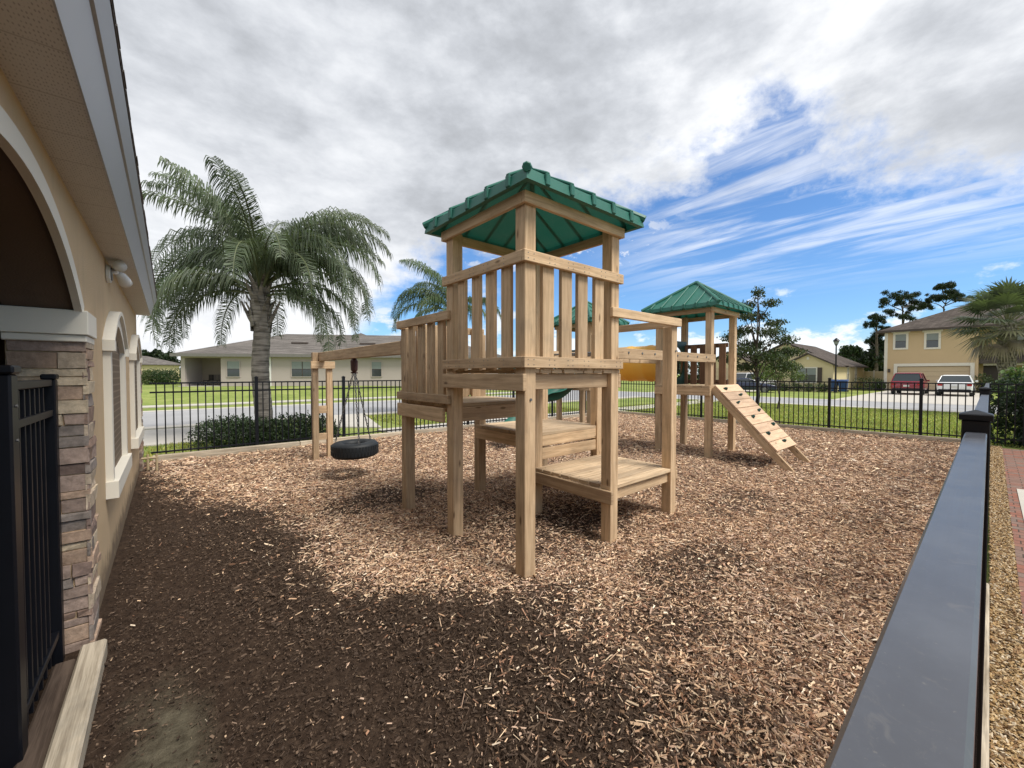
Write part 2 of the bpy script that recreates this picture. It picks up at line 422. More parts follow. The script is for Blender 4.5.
# cloud brightness
b1 = t.noise(t.scalev(dirv, (1, 1, 1.9)), 2.3, 7, .58, .25); b2 = t.noise(t.scalev(dirv, (1, 1, 2.2)), 7.0, 8, .62)
br = t.m('ADD', t.m('MULTIPLY', b1, .75), t.m('MULTIPLY', b2, .35))
br = t.ss(br, .36, .74)
br = t.m('MULTIPLY_ADD', br, .32, .32)
lowb = t.m('MULTIPLY', t.ss(el, 24, 5), .26); br = t.m('ADD', br, lowb)
br = t.m('ADD', br, t.m('MULTIPLY', t.m('SUBTRACT', 1, thick), .12))
br = t.m('MINIMUM', br, .68); br = t.m('MULTIPLY', br, t.m('MULTIPLY_ADD', t.ss(az, -15, 25), .16, .90))
ccol = t.mix(t.ss(br, .35, .8), (.93, .97, 1.04), (1.0, 1.0, 1.0))
cc = t.mix(1, ccol, t.comb(t.m('MULTIPLY', br, 10), t.m('MULTIPLY', br, 10), t.m('MULTIPLY', br, 10)), 'MULTIPLY')
blue = t.mix(1, sky.outputs[0], (.56, .79, 1.03), 'MULTIPLY')
t.link(t.mix(cover, blue, cc), bg.inputs[0])
sd = bpy.data.lights.new('sun', 'SUN'); sd.energy = 2.3; sd.angle = R(22); sd.color = (1, .95, .87)
so = bpy.data.objects.new('sun', sd); COL.objects.link(so)
sv = Vector((math.sin(SUN_AZ)*math.cos(SUN_EL), math.cos(SUN_AZ)*math.cos(SUN_EL), math.sin(SUN_EL)))
so.rotation_euler = sv.to_track_quat('Z', 'Y').to_euler(); so.location = (0, 0, 30)

# ------------------------------------------------------------------ ground
def vnoise(x, y, s=1.0, seed=0):
    x = np.asarray(x)*s; y = np.asarray(y)*s; r = 0; a = 1; tot = 0
    rg = np.random.default_rng(seed)
    for o in range(4):
        g = rg.random((64, 64)); xi = np.floor(x).astype(int); yi = np.floor(y).astype(int); fx = x-xi; fy = y-yi
        fx = fx*fx*(3-2*fx); fy = fy*fy*(3-2*fy)
        q = lambda i, j: g[(xi+i) % 64, (yi+j) % 64]
        r = r+a*((q(0, 0)*(1-fx)+q(1, 0)*fx)*(1-fy)+(q(0, 1)*(1-fx)+q(1, 1)*fx)*fy); tot += a
        a *= .55; x = x*2.03+7.1; y = y*2.03+3.3
    return r/tot
def soil_shade_mask(x, y):
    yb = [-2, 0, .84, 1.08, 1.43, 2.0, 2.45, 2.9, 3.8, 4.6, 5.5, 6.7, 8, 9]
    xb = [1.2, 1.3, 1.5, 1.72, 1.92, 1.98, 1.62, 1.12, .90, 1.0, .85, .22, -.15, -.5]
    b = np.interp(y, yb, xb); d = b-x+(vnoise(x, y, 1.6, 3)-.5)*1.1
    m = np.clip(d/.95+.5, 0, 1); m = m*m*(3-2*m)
    # darker mulch elsewhere, including shadow painted beside and under the decks and ramp
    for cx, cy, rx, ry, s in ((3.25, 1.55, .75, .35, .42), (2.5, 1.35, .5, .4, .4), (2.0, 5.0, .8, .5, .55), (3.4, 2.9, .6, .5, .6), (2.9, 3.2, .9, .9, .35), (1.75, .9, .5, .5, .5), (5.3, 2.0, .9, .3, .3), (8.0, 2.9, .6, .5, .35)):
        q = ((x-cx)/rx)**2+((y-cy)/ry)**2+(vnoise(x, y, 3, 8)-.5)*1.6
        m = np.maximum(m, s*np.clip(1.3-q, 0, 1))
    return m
def bare_mask(x, y):
    q = ((x+.02)/.17)**2+((y-2.2)/.75)**2+(vnoise(x, y, 5, 5)-.5)*1.8
    return np.clip(1.2-q, 0, 1)
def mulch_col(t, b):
    a = attr(t, 'soil').outputs['Fac']; ba = attr(t, 'bare').outputs['Fac']; p = geo(t)  # soil attribute also holds the painted shadow patches
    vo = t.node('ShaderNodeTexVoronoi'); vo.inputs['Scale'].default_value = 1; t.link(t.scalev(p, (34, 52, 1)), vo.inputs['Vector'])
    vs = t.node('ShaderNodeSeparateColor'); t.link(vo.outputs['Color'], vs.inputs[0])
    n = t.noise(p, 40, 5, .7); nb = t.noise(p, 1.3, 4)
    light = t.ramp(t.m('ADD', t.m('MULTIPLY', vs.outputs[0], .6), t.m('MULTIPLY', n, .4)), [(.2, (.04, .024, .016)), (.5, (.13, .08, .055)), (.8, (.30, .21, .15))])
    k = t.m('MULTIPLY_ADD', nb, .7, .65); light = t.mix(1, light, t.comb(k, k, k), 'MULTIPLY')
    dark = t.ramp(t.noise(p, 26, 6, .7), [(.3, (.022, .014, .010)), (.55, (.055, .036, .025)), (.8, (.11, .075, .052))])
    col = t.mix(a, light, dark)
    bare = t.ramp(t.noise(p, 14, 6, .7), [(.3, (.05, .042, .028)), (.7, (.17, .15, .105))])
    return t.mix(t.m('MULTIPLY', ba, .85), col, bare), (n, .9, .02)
M['mulch'] = material('bark_mulch_ground', mulch_col, .95, spec=.1)
def grid_mesh(name, xs, ys, zf, mat, attrs=None):
    gx, gy = np.meshgrid(xs, ys, indexing='ij'); z = zf(gx, gy); n, m = gx.shape
    v = np.stack([gx, gy, z], -1).reshape(-1, 3)
    i = (np.arange(n-1)[:, None]*m+np.arange(m-1)[None, :]).ravel()
    f = np.stack([i, i+m, i+m+1, i+1], -1)
    me = bpy.data.meshes.new(name); me.from_pydata(v.tolist(), [], f.tolist())
    for k, fn in (attrs or {}).items():
        at = me.attributes.new(k, 'FLOAT', 'POINT'); at.data.foreach_set('value', fn(gx, gy).ravel().astype(np.float32))
    me.polygons.foreach_set('use_smooth', [True]*len(f)); me.materials.append(M[mat])
    o = bpy.data.objects.new(name, me); COL.objects.link(o); return struct(o)
def sstep(x, a, b):
    t_ = np.clip((x-a)/(b-a), 0, 1); return t_*t_*(3-2*t_)
def terrain(x, y):
    return -.04+.62*sstep(y, 27.5, 36)*sstep(x, 40, 20)-.02*sstep(y, 12, 15)
gxs = np.concatenate([np.linspace(-1500, -40, 10), np.linspace(-38, 80, 119), np.linspace(84, 1800, 14)])
gys = np.concatenate([np.linspace(-1500, -42, 10), np.linspace(-40, 80, 121), np.linspace(84, 1800, 14)])
lawn_o = grid_mesh('ground', gxs, gys, terrain, 'lawn')
mul = grid_mesh('mulch_ground', np.linspace(-.56, 14.05, 222), np.linspace(.03, 9.9, 170), lambda x, y: (vnoise(x, y, 1.2, 4)-.5)*.08-.01, 'mulch', {'soil': soil_shade_mask, 'bare': bare_mask})
mulz = lambda x, y: (vnoise(x, y, 1.2, 4)-.5)*.08-.01

def chips():
    P = []; S = []
    def ring(r0, r1, dens, size):
        a0, a1 = YAW-R(58), YAW+R(58)
        n = int((a1-a0)/2*(r1*r1-r0*r0)*dens)
        r = np.sqrt(RNG.random(n)*(r1*r1-r0*r0)+r0*r0); a = a0+(a1-a0)*RNG.random(n)
        x = r*np.sin(a); y = r*np.cos(a)
        k = (x > -.33) & (x < 14.0) & (y > .08) & (y < 9.85)
        P.append(np.stack([x[k], y[k]], -1)); S.append(np.full(k.sum(), size))
    ring(.2, 2.2, 7500, 1.0); ring(2.2, 3.6, 5200, 1.0); ring(3.6, 5.5, 3000, 1.12); ring(5.5, 8.5, 1500, 1.35); ring(8.5, 17.5, 620, 1.8)
    P = np.concatenate(P); S = np.concatenate(S)
    m = soil_shade_mask(P[:, 0], P[:, 1]); ba = bare_mask(P[:, 0], P[:, 1])
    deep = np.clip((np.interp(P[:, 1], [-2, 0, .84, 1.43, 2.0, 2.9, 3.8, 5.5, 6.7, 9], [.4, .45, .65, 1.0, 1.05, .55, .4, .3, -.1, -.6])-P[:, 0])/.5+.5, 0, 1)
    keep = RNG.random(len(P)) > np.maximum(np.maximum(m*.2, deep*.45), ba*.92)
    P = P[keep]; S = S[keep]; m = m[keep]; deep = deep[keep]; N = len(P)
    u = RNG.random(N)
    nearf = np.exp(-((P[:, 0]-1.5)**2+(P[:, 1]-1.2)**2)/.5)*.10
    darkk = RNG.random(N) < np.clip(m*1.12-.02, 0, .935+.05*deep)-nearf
    L = np.clip(RNG.lognormal(math.log(.029), .52, N), .007, .10)*S; W = np.clip(RNG.lognormal(math.log(.0064), .38, N), .003, .014)*S*1.05; H = W*(.35+.4*RNG.random(N))
    L[darkk] *= .75; W[darkk] *= .8; L *= 1-.42*deep; W *= 1-.30*deep
    loc = np.zeros((N, 6, 3)); j = lambda a: 1-a*RNG.random(N)
    loc[:, 0] = np.stack([-L/2*j(.3), -W/2*j(.6), -H*.2], -1); loc[:, 1] = np.stack([-L/2*j(.3), W/2*j(.6), -H*.2], -1)
    loc[:, 2] = np.stack([L/2*j(.3), W/2*j(.8), -H*.2], -1); loc[:, 3] = np.stack([L/2*j(.3), -W/2*j(.8), -H*.2], -1)
    loc[:, 4] = np.stack([-L/2*j(.5), W*.15*(RNG.random(N)-.5), H], -1); loc[:, 5] = np.stack([L/2*j(.5), W*.15*(RNG.random(N)-.5), H], -1)
    Rm = rotmats(RNG.random(N)*6.283, RNG.normal(0, .26, N), RNG.normal(0, .5, N))
    v = np.einsum('nij,nkj->nki', Rm, loc)
    z = mulz(P[:, 0], P[:, 1])+.003+RNG.random(N)*.020*S
    v += np.stack([P[:, 0], P[:, 1], z], -1)[:, None, :]
    pal = np.array([(.62, .45, .31), (.50, .33, .215), (.33, .19, .125), (.76, .60, .43), (.43, .30, .225), (.18, .105, .07), (.55, .40, .31), (.84, .72, .58)])
    pr = np.array([.20, .20, .15, .11, .13, .09, .09, .03]); c = pal[RNG.choice(8, N, p=pr)]
    c = c*(.82+.55*RNG.random((N, 1)))
    tint_n = vnoise(P[:, 0], P[:, 1], .9, 11)[:, None]
    c = c*np.concatenate([.92+.26*tint_n, .86+.34*tint_n, .78+.42*tint_n], 1)
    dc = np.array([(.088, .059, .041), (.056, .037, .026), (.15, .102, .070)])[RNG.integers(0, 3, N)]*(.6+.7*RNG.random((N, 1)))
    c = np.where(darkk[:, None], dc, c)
    sel = darkk | (RNG.random(N) < 1)
    fast_mesh('wood_chip_mulch', v, [(0, 3, 5, 4), (2, 1, 4, 5), (0, 4, 1), (3, 2, 5)], c, 'tint', kind='stuff')
chips()
# bright gravel strip beyond the rail, brick pavers
def gravel():
    n = 42000; x = -.8+RNG.random(n)**1.5*14.6; y = -.032-RNG.random(n)*(.118+.006*np.clip(x, 0, 13)*.6)
    x2 = RNG.random(5000)*13+.5; x = np.concatenate([x]); N = len(x)
    s = .0045+.0075*RNG.random(N); a = RNG.random(N)*6.283
    Rm = rotmats(a, RNG.normal(0, .5, N), RNG.normal(0, .5, N))
    base = np.array([(1.9, 0, 0), (0, 1, 0), (-1.9, 0, 0), (0, -.8, 0), (0, 0, .7), (0, 0, -.7)], float)*.8
    loc = base[None]*s[:, None, None]*(.7+.6*RNG.random((N, 6, 1)))
    v = np.einsum('nij,nkj->nki', Rm, loc)+np.stack([x, y, .0+RNG.random(N)*.02], -1)[:, None, :]
    pal = np.array([(.42, .28, .13), (.54, .40, .23), (.30, .18, .09), (.60, .50, .36), (.14, .09, .05)])
    c = pal[RNG.choice(5, N, p=[.3, .25, .2, .13, .12])]*(.8+.4*RNG.random((N, 1)))
    fast_mesh('gravel', v, [(0, 1, 4), (1, 2, 4), (2, 3, 4), (3, 0, 4)], c, 'tint', kind='stuff')
gravel()
struct(one(lambda b: b.box((-1.5, -.20, -.2), (14.1, -.0295, -.004)), 'gravel_bed', material('gravel_bed_stone', noisy((.22, .15, .08), .5, 90), .95)))
struct(one(lambda b: b.prism([(-1.5, -.150), (13.6, -.204), (13.6, -6.5), (-1.5, -6.5)], -.2, .012, 'z'), 'paved_path', 'paver'))
struct(one(lambda b: b.box((6.3, -1.6, .0125), (8.9, -.27, .02)), 'concrete_slab', 'concrete'))

# road system
def sheet(name, x0, x1, y0, y1, z, mat, th=.05): return struct(one(lambda b: b.box((x0, y0, z-th), (x1, y1, z)), name, mat))
Z0 = -.03
sheet('side_street', -60, 26.0, 16.6, 23.2, Z0+.012, 'asphalt')
sheet('road', 26.0, 31.6, -60, 120, Z0+.012, 'asphalt')
sheet('gutter', -60, 25.9, 23.2, 23.8, Z0+.02, 'concrete'); sheet('gutter', -60, 25.9, 16.0, 16.6, Z0+.02, 'concrete')
sheet('gutter', 31.6, 32.2, -60, 120, Z0+.02, 'concrete'); sheet('gutter', 25.4, 26.0, -60, 15.9, Z0+.02, 'concrete')
sheet('pavement', -60, 2.1, 12.3, 15.7, Z0+.016, 'concrete'); sheet('pavement', -60, 25, 26.4, 27.6, Z0+.03, 'concrete')
def ramp_shape(b):
    z = Z0+.024; b.prism([(3.45, 13.3), (4.9, 11.9), (5.9, 15.95), (3.6, 15.95)], z-.04, z, 'z')
struct(one(ramp_shape, 'pavement', 'concrete'))
sheet('pavement', 4.6, 25.0, 10.35, 11.5, Z0+.028, 'concrete')
sheet('driveway', 32.2, 54, .3, 6.4, Z0+.024, 'concrete'); sheet('driveway', 32.2, 46, 14.4, 19.6, Z0+.024, 'concrete')

def grass(name, boxes, dens, hgt):
    P = []
    for x0, x1, y0, y1 in boxes:
        n = int((x1-x0)*(y1-y0)*dens); P.append(np.stack([x0+(x1-x0)*RNG.random(n), y0+(y1-y0)*RNG.random(n)], -1))
    P = np.concatenate(P); N = len(P); a = RNG.random(N)*6.283; h = hgt*(.5+RNG.random(N)); wd = .010+.014*RNG.random(N)
    d = np.stack([np.cos(a), np.sin(a)], -1)*wd[:, None]; ln = (RNG.random((N, 2))-.5)*h[:, None]
    z = terrain(P[:, 0], P[:, 1])
    v = np.zeros((N, 3, 3)); v[:, 0, :2] = P-d; v[:, 1, :2] = P+d; v[:, 2, :2] = P+ln; v[:, 0, 2] = z; v[:, 1, 2] = z; v[:, 2, 2] = z+h
    nn = vnoise(P[:, 0], P[:, 1], .8, 21)[:, None]
    c = np.array([(.32, .37, .12)])*(.6+.8*RNG.random((N, 1)))*(.75+.5*nn)
    c[:, 0] *= (.85+.5*RNG.random(N))
    fast_mesh(name, v, [(0, 1, 2)], c, 'leaf', kind='stuff')
grass('grass', [(14.3, 25.2, -4, 12), (-1.5, 3.4, 10.1, 12.2), (4.6, 14.2, 10.0, 10.3), (5.6, 14.5, 11.6, 15.9)], 420, .055)

# ------------------------------------------------------------------ play towers
PW = .116; h = PW/2
def post(p, x, y, z0, z1): return one(lambda b: b.box((x-h, y-h, z0), (x+h, y+h, z1)), 'post', 'wood', p, bevel=.005)
def board(p, name, a, b, mat='wood'): return one(lambda m: m.box(a, b), name, mat, p, bevel=.004)
def decking(p, x0, x1, y0, y1, z, along='x', n=8, th=.036, mat='wood_deck'):
    def f(b):
        if along == 'x':
            w_ = (y1-y0)/n
            for i in range(n): b.box((x0+random.uniform(-.006, .006), y0+i*w_+.006, z-th), (x1+random.uniform(-.006, .006), y0+(i+1)*w_-.006, z+random.uniform(-.001, .001)))
        else:
            w_ = (x1-x0)/n
            for i in range(n): b.box((x0+i*w_+.006, y0+random.uniform(-.006, .006), z-th), (x0+(i+1)*w_-.006, y1+random.uniform(-.006, .006), z+random.uniform(-.001, .001)))
    return one(f, 'deck', mat, p, bevel=.003)
def railing(p, axis, c, a, b, z0, z1, out, slats, mat='wood', sw=.135, rh=.088):
    """axis: the direction it runs ('x' or 'y'); c: plane of the post's outer face; out: +1/-1 side the rails sit on"""
    t_ = .038
    def bar(m, lo, hi, zz0, zz1, o0, o1):
        if axis == 'x': m.box((lo, c+o0, zz0), (hi, c+o1, zz1))
        else: m.box((c+o0, lo, zz0), (c+o1, hi, zz1))
    one(lambda m: bar(m, a, b, z0, z0+rh, 0.001*out, t_*out), 'bottom_rail', mat, p, bevel=.004)
    r = one(lambda m: bar(m, a, b, z1-rh, z1, 0.001*out, t_*out), 'top_rail', mat, p, bevel=.004)
    for s_ in slats:
        one(lambda m: bar(m, s_-sw/2, s_+sw/2, z0-.02, z1-.012, -.002*out, -(t_+.002)*out), 'slat', mat, p, bevel=.003)
    return r
def bolts(p, pts, r=.011, ax=(0, -1, 0)):
    def f(b):
        for q in pts:
            q = Vector(q); b.tube([q, q+Vector(ax)*.008], r, 8)
    return one(f, 'bolt_heads', 'steel', p)
def tower_roof(p, cx, cy, half, z0, rise, lip, nrib, px0, px1, py0, py1, zb0, zb1):
    # four beams under the roof
    o = h+.036
    for a, b in (((px0-o, py0-o, zb0), (px1+o, py0-h-.001, zb1)), ((px0-o, py1+h+.001, zb0), (px1+o, py1+o, zb1)),
                 ((px0-o, py0-h+.001, zb0), (px0-h-.001, py1+h-.001, zb1)), ((px1+h+.001, py0-h+.001, zb0), (px1+o, py1+h-.001, zb1))):
        board(p, 'roof_beam', a, b)
    def f(b):
        zt = z0+lip; ap = z0+lip+rise; th = .012
        for k in range(4):
            m = Matrix.Translation((cx, cy, 0)) @ Matrix.Rotation(k*math.pi/2, 4, 'Z')
            V = lambda *q: tuple(m @ Vector(q))
            # outer skin, skirt and inner skin of one side (side faces local -y)
            b.poly([V(-half, -half, zt), V(half, -half, zt), V(0, 0, ap)])
            b.poly([V(-half-.015, -half-.015, z0), V(half+.015, -half-.015, z0), V(half, -half, zt), V(-half, -half, zt)])
            b.poly([V(-half-.015, -half-.015, z0), V(-half+.03, -half+.03, z0), V(half-.03, -half+.03, z0), V(half+.015, -half-.015, z0)])
            # standing ribs
            for i in range(nrib):
                u = (i+.5)/nrib*2-1; x = u*half*.92
                L0 = Vector((x, -half-.022, zt+.006)); fr = abs(x)/half
                L1 = Vector((x, -half*fr, zt+rise*(1-fr)+.006))
                if (L1-L0).length < .08: continue
                b.beam(V(*L0), V(*L1), .038, .022)
                b.box((x-.024, -half-.026, z0+.004), (x+.024, -half-.004, zt+.008), m)
            # hip cap
            b.tube([V(-half-.02, -half-.02, zt-.012), V(-half*.5, -half*.5, zt+rise*.5+.01), V(0, 0, ap+.012)], [.036, .032, .03], 8)
        b.tube([(cx, cy, ap-.03), (cx, cy, ap+.03)], [.07, .04], 8)
    return one(f, 'roof', 'green', p, bevel=.007)

x0, x1, x2 = 2.15, 3.25, 4.375; y0, y1, y2 = 2.37, 3.405, 4.43
tw = thing('play_tower', 'tallest nearest wooden play tower, with green roof, slatted high deck and three stepped lower decks', 'play tower', ((x0+x1)/2, (y0+y1)/2, 0), 'green roofed wooden play towers')
for (x, y, zt) in ((x0, y0, 2.96), (x1, y0, 2.96), (x0, y1, 2.96), (x1, y1, 2.96), (x0, y2, 2.13), (x1, y2+.08, 2.13), (x2, y0, 2.135), (x2, y1, 2.135), (x2, y2, 2.0)): post(tw, x, y, -.12, zt)
tower_roof(tw, (x0+x1)/2, (y0+y1)/2, .735, 2.985, .45, .085, 5, x0, x1, y0, y1, 2.895, 2.985)
# high deck z 1.64
decking(tw, x0-h+.03, x1+h+.03, y0-h+.002, y1+h-.002, 1.642, 'y', 9)
board(tw, 'beam', (x0-h-.037, y0-h-.02, 1.468), (x0-h-.001, y1+h+.02, 1.602)); board(tw, 'beam', (x0+h, y0-h+.045, 1.475), (x1-h, y0+.03, 1.602))
board(tw, 'beam', (x0+h, y1-.02, 1.468), (x1-h, y1+.018, 1.602)); board(tw, 'beam', (x1+h+.001, y0-h, 1.468), (x1+h+.037, y1+h, 1.602))
LS = [2.553, 2.765, 2.974, 3.205]; RS = [2.351, 2.571, 2.779, 3.011]; LD = [3.587, 3.807, 4.02, 4.244]
railing(tw, 'y', x0-h, y0-h-.002, y1+h+.02, 1.648, 2.545, -1, LS, rh=.088, sw=.115)
railing(tw, 'x', y0-h, x0-h-.038, x1+h+.02, 1.648, 2.545, -1, RS, sw=.128)
# left deck z 1.30
decking(tw, x0-h+.03, x1+h, y1+h+.002, y2+h+.04, 1.302, 'x', 7)
board(tw, 'beam', (x0-h-.037, y1+h+.022, 1.118), (x0-h-.001, y2+h+.035, 1.262)); board(tw, 'beam', (x0+h, y1+.020, 1.12), (x1-h, y1+.053, 1.262))
board(tw, 'beam', (x0+h, y2-.02, 1.12), (x1-h, y2+.02, 1.262)); board(tw, 'beam', (x1+h+.001, y1+h, 1.12), (x1+h+.036, y2+h, 1.262))
railing(tw, 'y', x0-h, y1-.02, y2+h+.045, 1.306, 2.215, -1, LD, sw=.112)
railing(tw, 'x', y2+h, x0-h, x1+h, 1.32, 2.21, 1, [x0+.2+.2*i for i in range(5)])
# middle rear deck z .91
decking(tw, x1-h-.03, x2+h, y1-.045, y2+h, .915, 'x', 8)
board(tw, 'beam', (x1-h-.036, y1+h, .735), (x1-h-.001, y2+h, .875)); board(tw, 'beam', (x1+h, y1-.04, .755), (x2-h, y1-.002, .878)); board(tw, 'riser', (x1+h, y1-.04, .60), (x2-h, y1-.004, .732))
board(tw, 'beam', (x2+h+.001, y1+.1, .735), (x2+h+.036, y2+h, .875)); board(tw, 'beam', (x1+h, y2-.02, .735), (x2-h, y2+.02, .875))
# low front deck z .52
decking(tw, x1-h-.002, x2+h+.02, y0-h-.001, y1-.045, .525, 'x', 8)
board(tw, 'beam', (x1-h-.038, y0-h-.035, .365), (x1-h-.001, y1, .488)); board(tw, 'beam', (x1+h, y0-.02, .37), (x2-h, y0+.018, .488))
board(tw, 'beam', (x2+h+.001, y0-h, .37), (x2+h+.036, y1, .488)); board(tw, 'beam', (x1+h, y1-.02, .37), (x2-h, y1+.018, .488))
# handrails round the low deck
board(tw, 'handrail', (x1-.09, y0-h-.037, 2.137), (x2+h+.03, y0-h-.001, 2.225)); board(tw, 'handrail', (x2+h+.001, y0-h-.0, 2.137), (x2+h+.037, y1+h, 2.222))
bolts(tw, [(x2+.02, y0-h-.0005, 1.86)])
bolts(tw, [(x0+.0, y0-h-.0005, 1.40)])

def screws(b):
    for z_ in (1.672, 1.712, 2.48, 2.52):
        for q in RS+[x0-.03, x1]:
            for d_ in (-.03, .03): b.tube([(q+d_, y0-h-.0375, z_), (q+d_, y0-h-.0405, z_)], .0042, 6)
        for q in LS+[y1-.01]:
            for d_ in (-.03, .03): b.tube([(x0-h-.0375, q+d_, z_), (x0-h-.0405, q+d_, z_)], .0042, 6)
    for q in LD:
        for z_ in (1.33, 1.37, 2.15, 2.19): b.tube([(x0-h-.0375, q, z_), (x0-h-.0405, q, z_)], .0042, 6)
    for i in range(8):
        for xx in (x1+.02, x2-.02): b.tube([(xx, y0+.02+i*.125, .5255), (xx, y0+.02+i*.125, .528)], .005, 6)
one(screws, 'screw_heads', 'steel', tw)['kind'] = 'stuff'
# right tower
X0, X1, Y0, Y1 = 7.80, 8.86, 3.43, 4.45
t2 = thing('play_tower', 'smaller wooden play tower with whole green hipped roof and climbing ramp, on the right', 'play tower', ((X0+X1)/2, (Y0+Y1)/2, 0), 'green roofed wooden play towers')
for x, y in ((X0, Y0), (X1, Y0), (X0, Y1), (X1, Y1)): post(t2, x, y, -.1, 2.86)
tower_roof(t2, (X0+X1)/2, (Y0+Y1)/2, .76, 2.85, .56, .07, 6, X0, X1, Y0, Y1, 2.76, 2.85)
decking(t2, X0-h-.03, X1+h, Y0-h, Y1+h, 1.38, 'x', 7)
board(t2, 'beam', (X0-h-.037, Y0-h, 1.19), (X0-h-.001, Y1+h, 1.34)); board(t2, 'beam', (X0+h, Y0-.02, 1.19), (X1-h, Y0+.018, 1.34)); board(t2, 'beam', (X1+h+.001, Y0-h, 1.19), (X1+h+.037, Y1+h, 1.34))
board(t2, 'beam', (X0+h, Y1-.02, 1.19), (X1-h, Y1+.018, 1.34))
railing(t2, 'y', X1-h-.04, Y0+h, Y1-h, 1.39, 2.24, 1, [Y0+.15+i*.20 for i in range(5)], mat='wood_dark', sw=.13)  # shade on these rear slats is put into the darker wood colour
def panel(b):
    # green wall panel with a round opening for the tube
    cx, cz, r = (X0+X1)/2, 1.84, .36; n = 32; yy = Y1-h-.02
    o = []; inn = []
    for k in range(n):
        a = 2*math.pi*k/n; c_, s_ = math.cos(a), math.sin(a); q = .47/max(abs(c_), abs(s_))
        o.append((cx+c_*min(q, .47/max(abs(c_), 1e-6)), cz+s_*q)); inn.append((cx+c_*r, cz+s_*r))
    vs = [(a, yy, b_) for a, b_ in o]+[(a, yy, b_) for a, b_ in inn]+[(a, yy+.03, b_) for a, b_ in o]+[(a, yy+.03, b_) for a, b_ in inn]
    fs = []
    for k in range(n):
        k2 = (k+1) % n; fs += [(k, k2, n+k2, n+k), (2*n+k2, 2*n+k, 3*n+k, 3*n+k2), (k, 2*n+k, 2*n+k2, k2), (n+k2, 3*n+k2, 3*n+k, n+k)]
    b.mesh(vs, fs)
one(panel, 'tube_panel', 'green_dark', t2)
# climbing ramp, part of the right tower
rt_, rb_ = Vector((0, Y0-h-.0, 1.335)), Vector((0, 2.08, -.03))
ramp = None
def ramp_boards(b):
    n = 8; d = (rb_-rt_); ln = d.length; d.normalize(); up = Vector((0, -d.z, d.y)); up = up if up.z > 0 else -up
    for i in range(n):
        a = rt_+d*(i*ln*.80/n+.003); c = rt_+d*((i+1)*ln*.80/n-.004)
        a = a+up*.075; c = c+up*.075; m = (a+c)/2
        b.beam((X0-.03, m.y, m.z), (X1-.05, m.y, m.z), (c-a).length, .03, upv=tuple(up))
ramp = one(ramp_boards, 'climbing_ramp', material('pale_pine_boards', wood((.47, .31, .20), (.68, .49, .33)), .8), t2, bevel=.004)
dvec = (rb_-rt_).normalized(); upv = Vector((0, -dvec.z, dvec.y)); upv = upv if upv.z > 0 else -upv
for xx in (X0+.0, X1-.08): one(lambda b: b.beam((xx, rt_.y, rt_.z-.01), (xx, rb_.y, rb_.z-.01), .04, .12, upv=tuple(upv)), 'ramp_stringer', 'wood', ramp, bevel=.004)
def hold(fr, x):
    q = rt_+dvec*((rb_-rt_).length*fr)+upv*.092; q.x = x
    def f(b):
        pts = []
        for k in range(10):
            a = 2*math.pi*k/10; rr = .05*(1+.25*math.sin(a*2+fr*9)); rr *= .85; pts.append(q+Vector((1, 0, 0))*math.cos(a)*rr*1.25+dvec*math.sin(a)*rr*.75)
        top = [q+(p_-q)*.55+upv*.042 for p_ in pts]
        b.mesh([tuple(v) for v in pts+top], [(k, (k+1) % 10, 10+(k+1) % 10, 10+k) for k in range(10)]+[tuple(range(10, 20))])
    return one(f, 'climbing_hold', 'green_dark', ramp, smooth=False)
for fr, x in ((.06, X0+.22), (.15, X0+.62), (.24, X0+.20), (.36, X0+.78), (.42, X0+.26), (.54, X0+.80), (.62, X0+.22), (.73, X0+.58)): hold(fr, x)

# rear tower
A0, A1, B0, B1 = 7.86, 8.80, 6.32, 7.34
t3 = thing('play_tower', 'rear wooden play tower half hidden behind the tallest tower, with a green slide', 'play tower', ((A0+A1)/2, (B0+B1)/2, 0), 'green roofed wooden play towers')
for x, y in ((A0, B0), (A1, B0), (A0, B1), (A1, B1)): post(t3, x, y, -.1, 2.86)
tower_roof(t3, (A0+A1)/2, (B0+B1)/2, .76, 2.85, .56, .07, 6, A0, A1, B0, B1, 2.76, 2.85)
decking(t3, A0-h, A1+h, B0-h, B1+h, 1.38, 'x', 7)
board(t3, 'beam', (A0-h-.037, B0-h, 1.19), (A0-h-.001, B1+h, 1.34)); board(t3, 'beam', (A0+h, B0-.02, 1.19), (A1-h, B0+.018, 1.34))
railing(t3, 'y', A1-h-.04, B0+h, B1-h, 1.39, 2.24, 1, [B0+.15+i*.20 for i in range(5)], sw=.13)
railing(t3, 'x', B1+h, A0, A1, 1.39, 2.24, 1, [A0+.15+i*.2 for i in range(4)], sw=.13)
def slide(b):
    n = 22; yc = (B0+B1)/2; prof = [(-.27, .20), (-.25, .22), (-.22, .06), (-.12, 0), (.12, 0), (.22, .06), (.25, .22), (.27, .20)]
    vs = []
    for i in range(n+1):
        s_ = i/n; x = A0-.06-s_*2.35; z = 1.38-1.12*(s_+.09*math.sin(2*math.pi*s_*1.5-.3)) if s_ < .93 else .27-.0*(s_-.93)
        z = max(z, .26)
        for p_ in prof: vs.append((x, yc+p_[0], z+p_[1]))
    m = len(prof); fs = [(i*m+k, i*m+k+1, (i+1)*m+k+1, (i+1)*m+k) for i in range(n) for k in range(m-1)]
    b.mesh(vs, fs)
s_o = one(slide, 'slide', 'green', t3, smooth=True); so_m = s_o.modifiers.new('solid', 'SOLIDIFY'); so_m.thickness = .02
def pnl(b):
    b.box((A0-h-.07, B0+h, 1.40), (A0-h-.05, B0+.30, 2.2)); b.box((A0-h-.07, B1-.30, 1.40), (A0-h-.05, B1-h, 2.2)); b.box((A0-h-.07, B0+.30, 1.98), (A0-h-.05, B1-.30, 2.2))
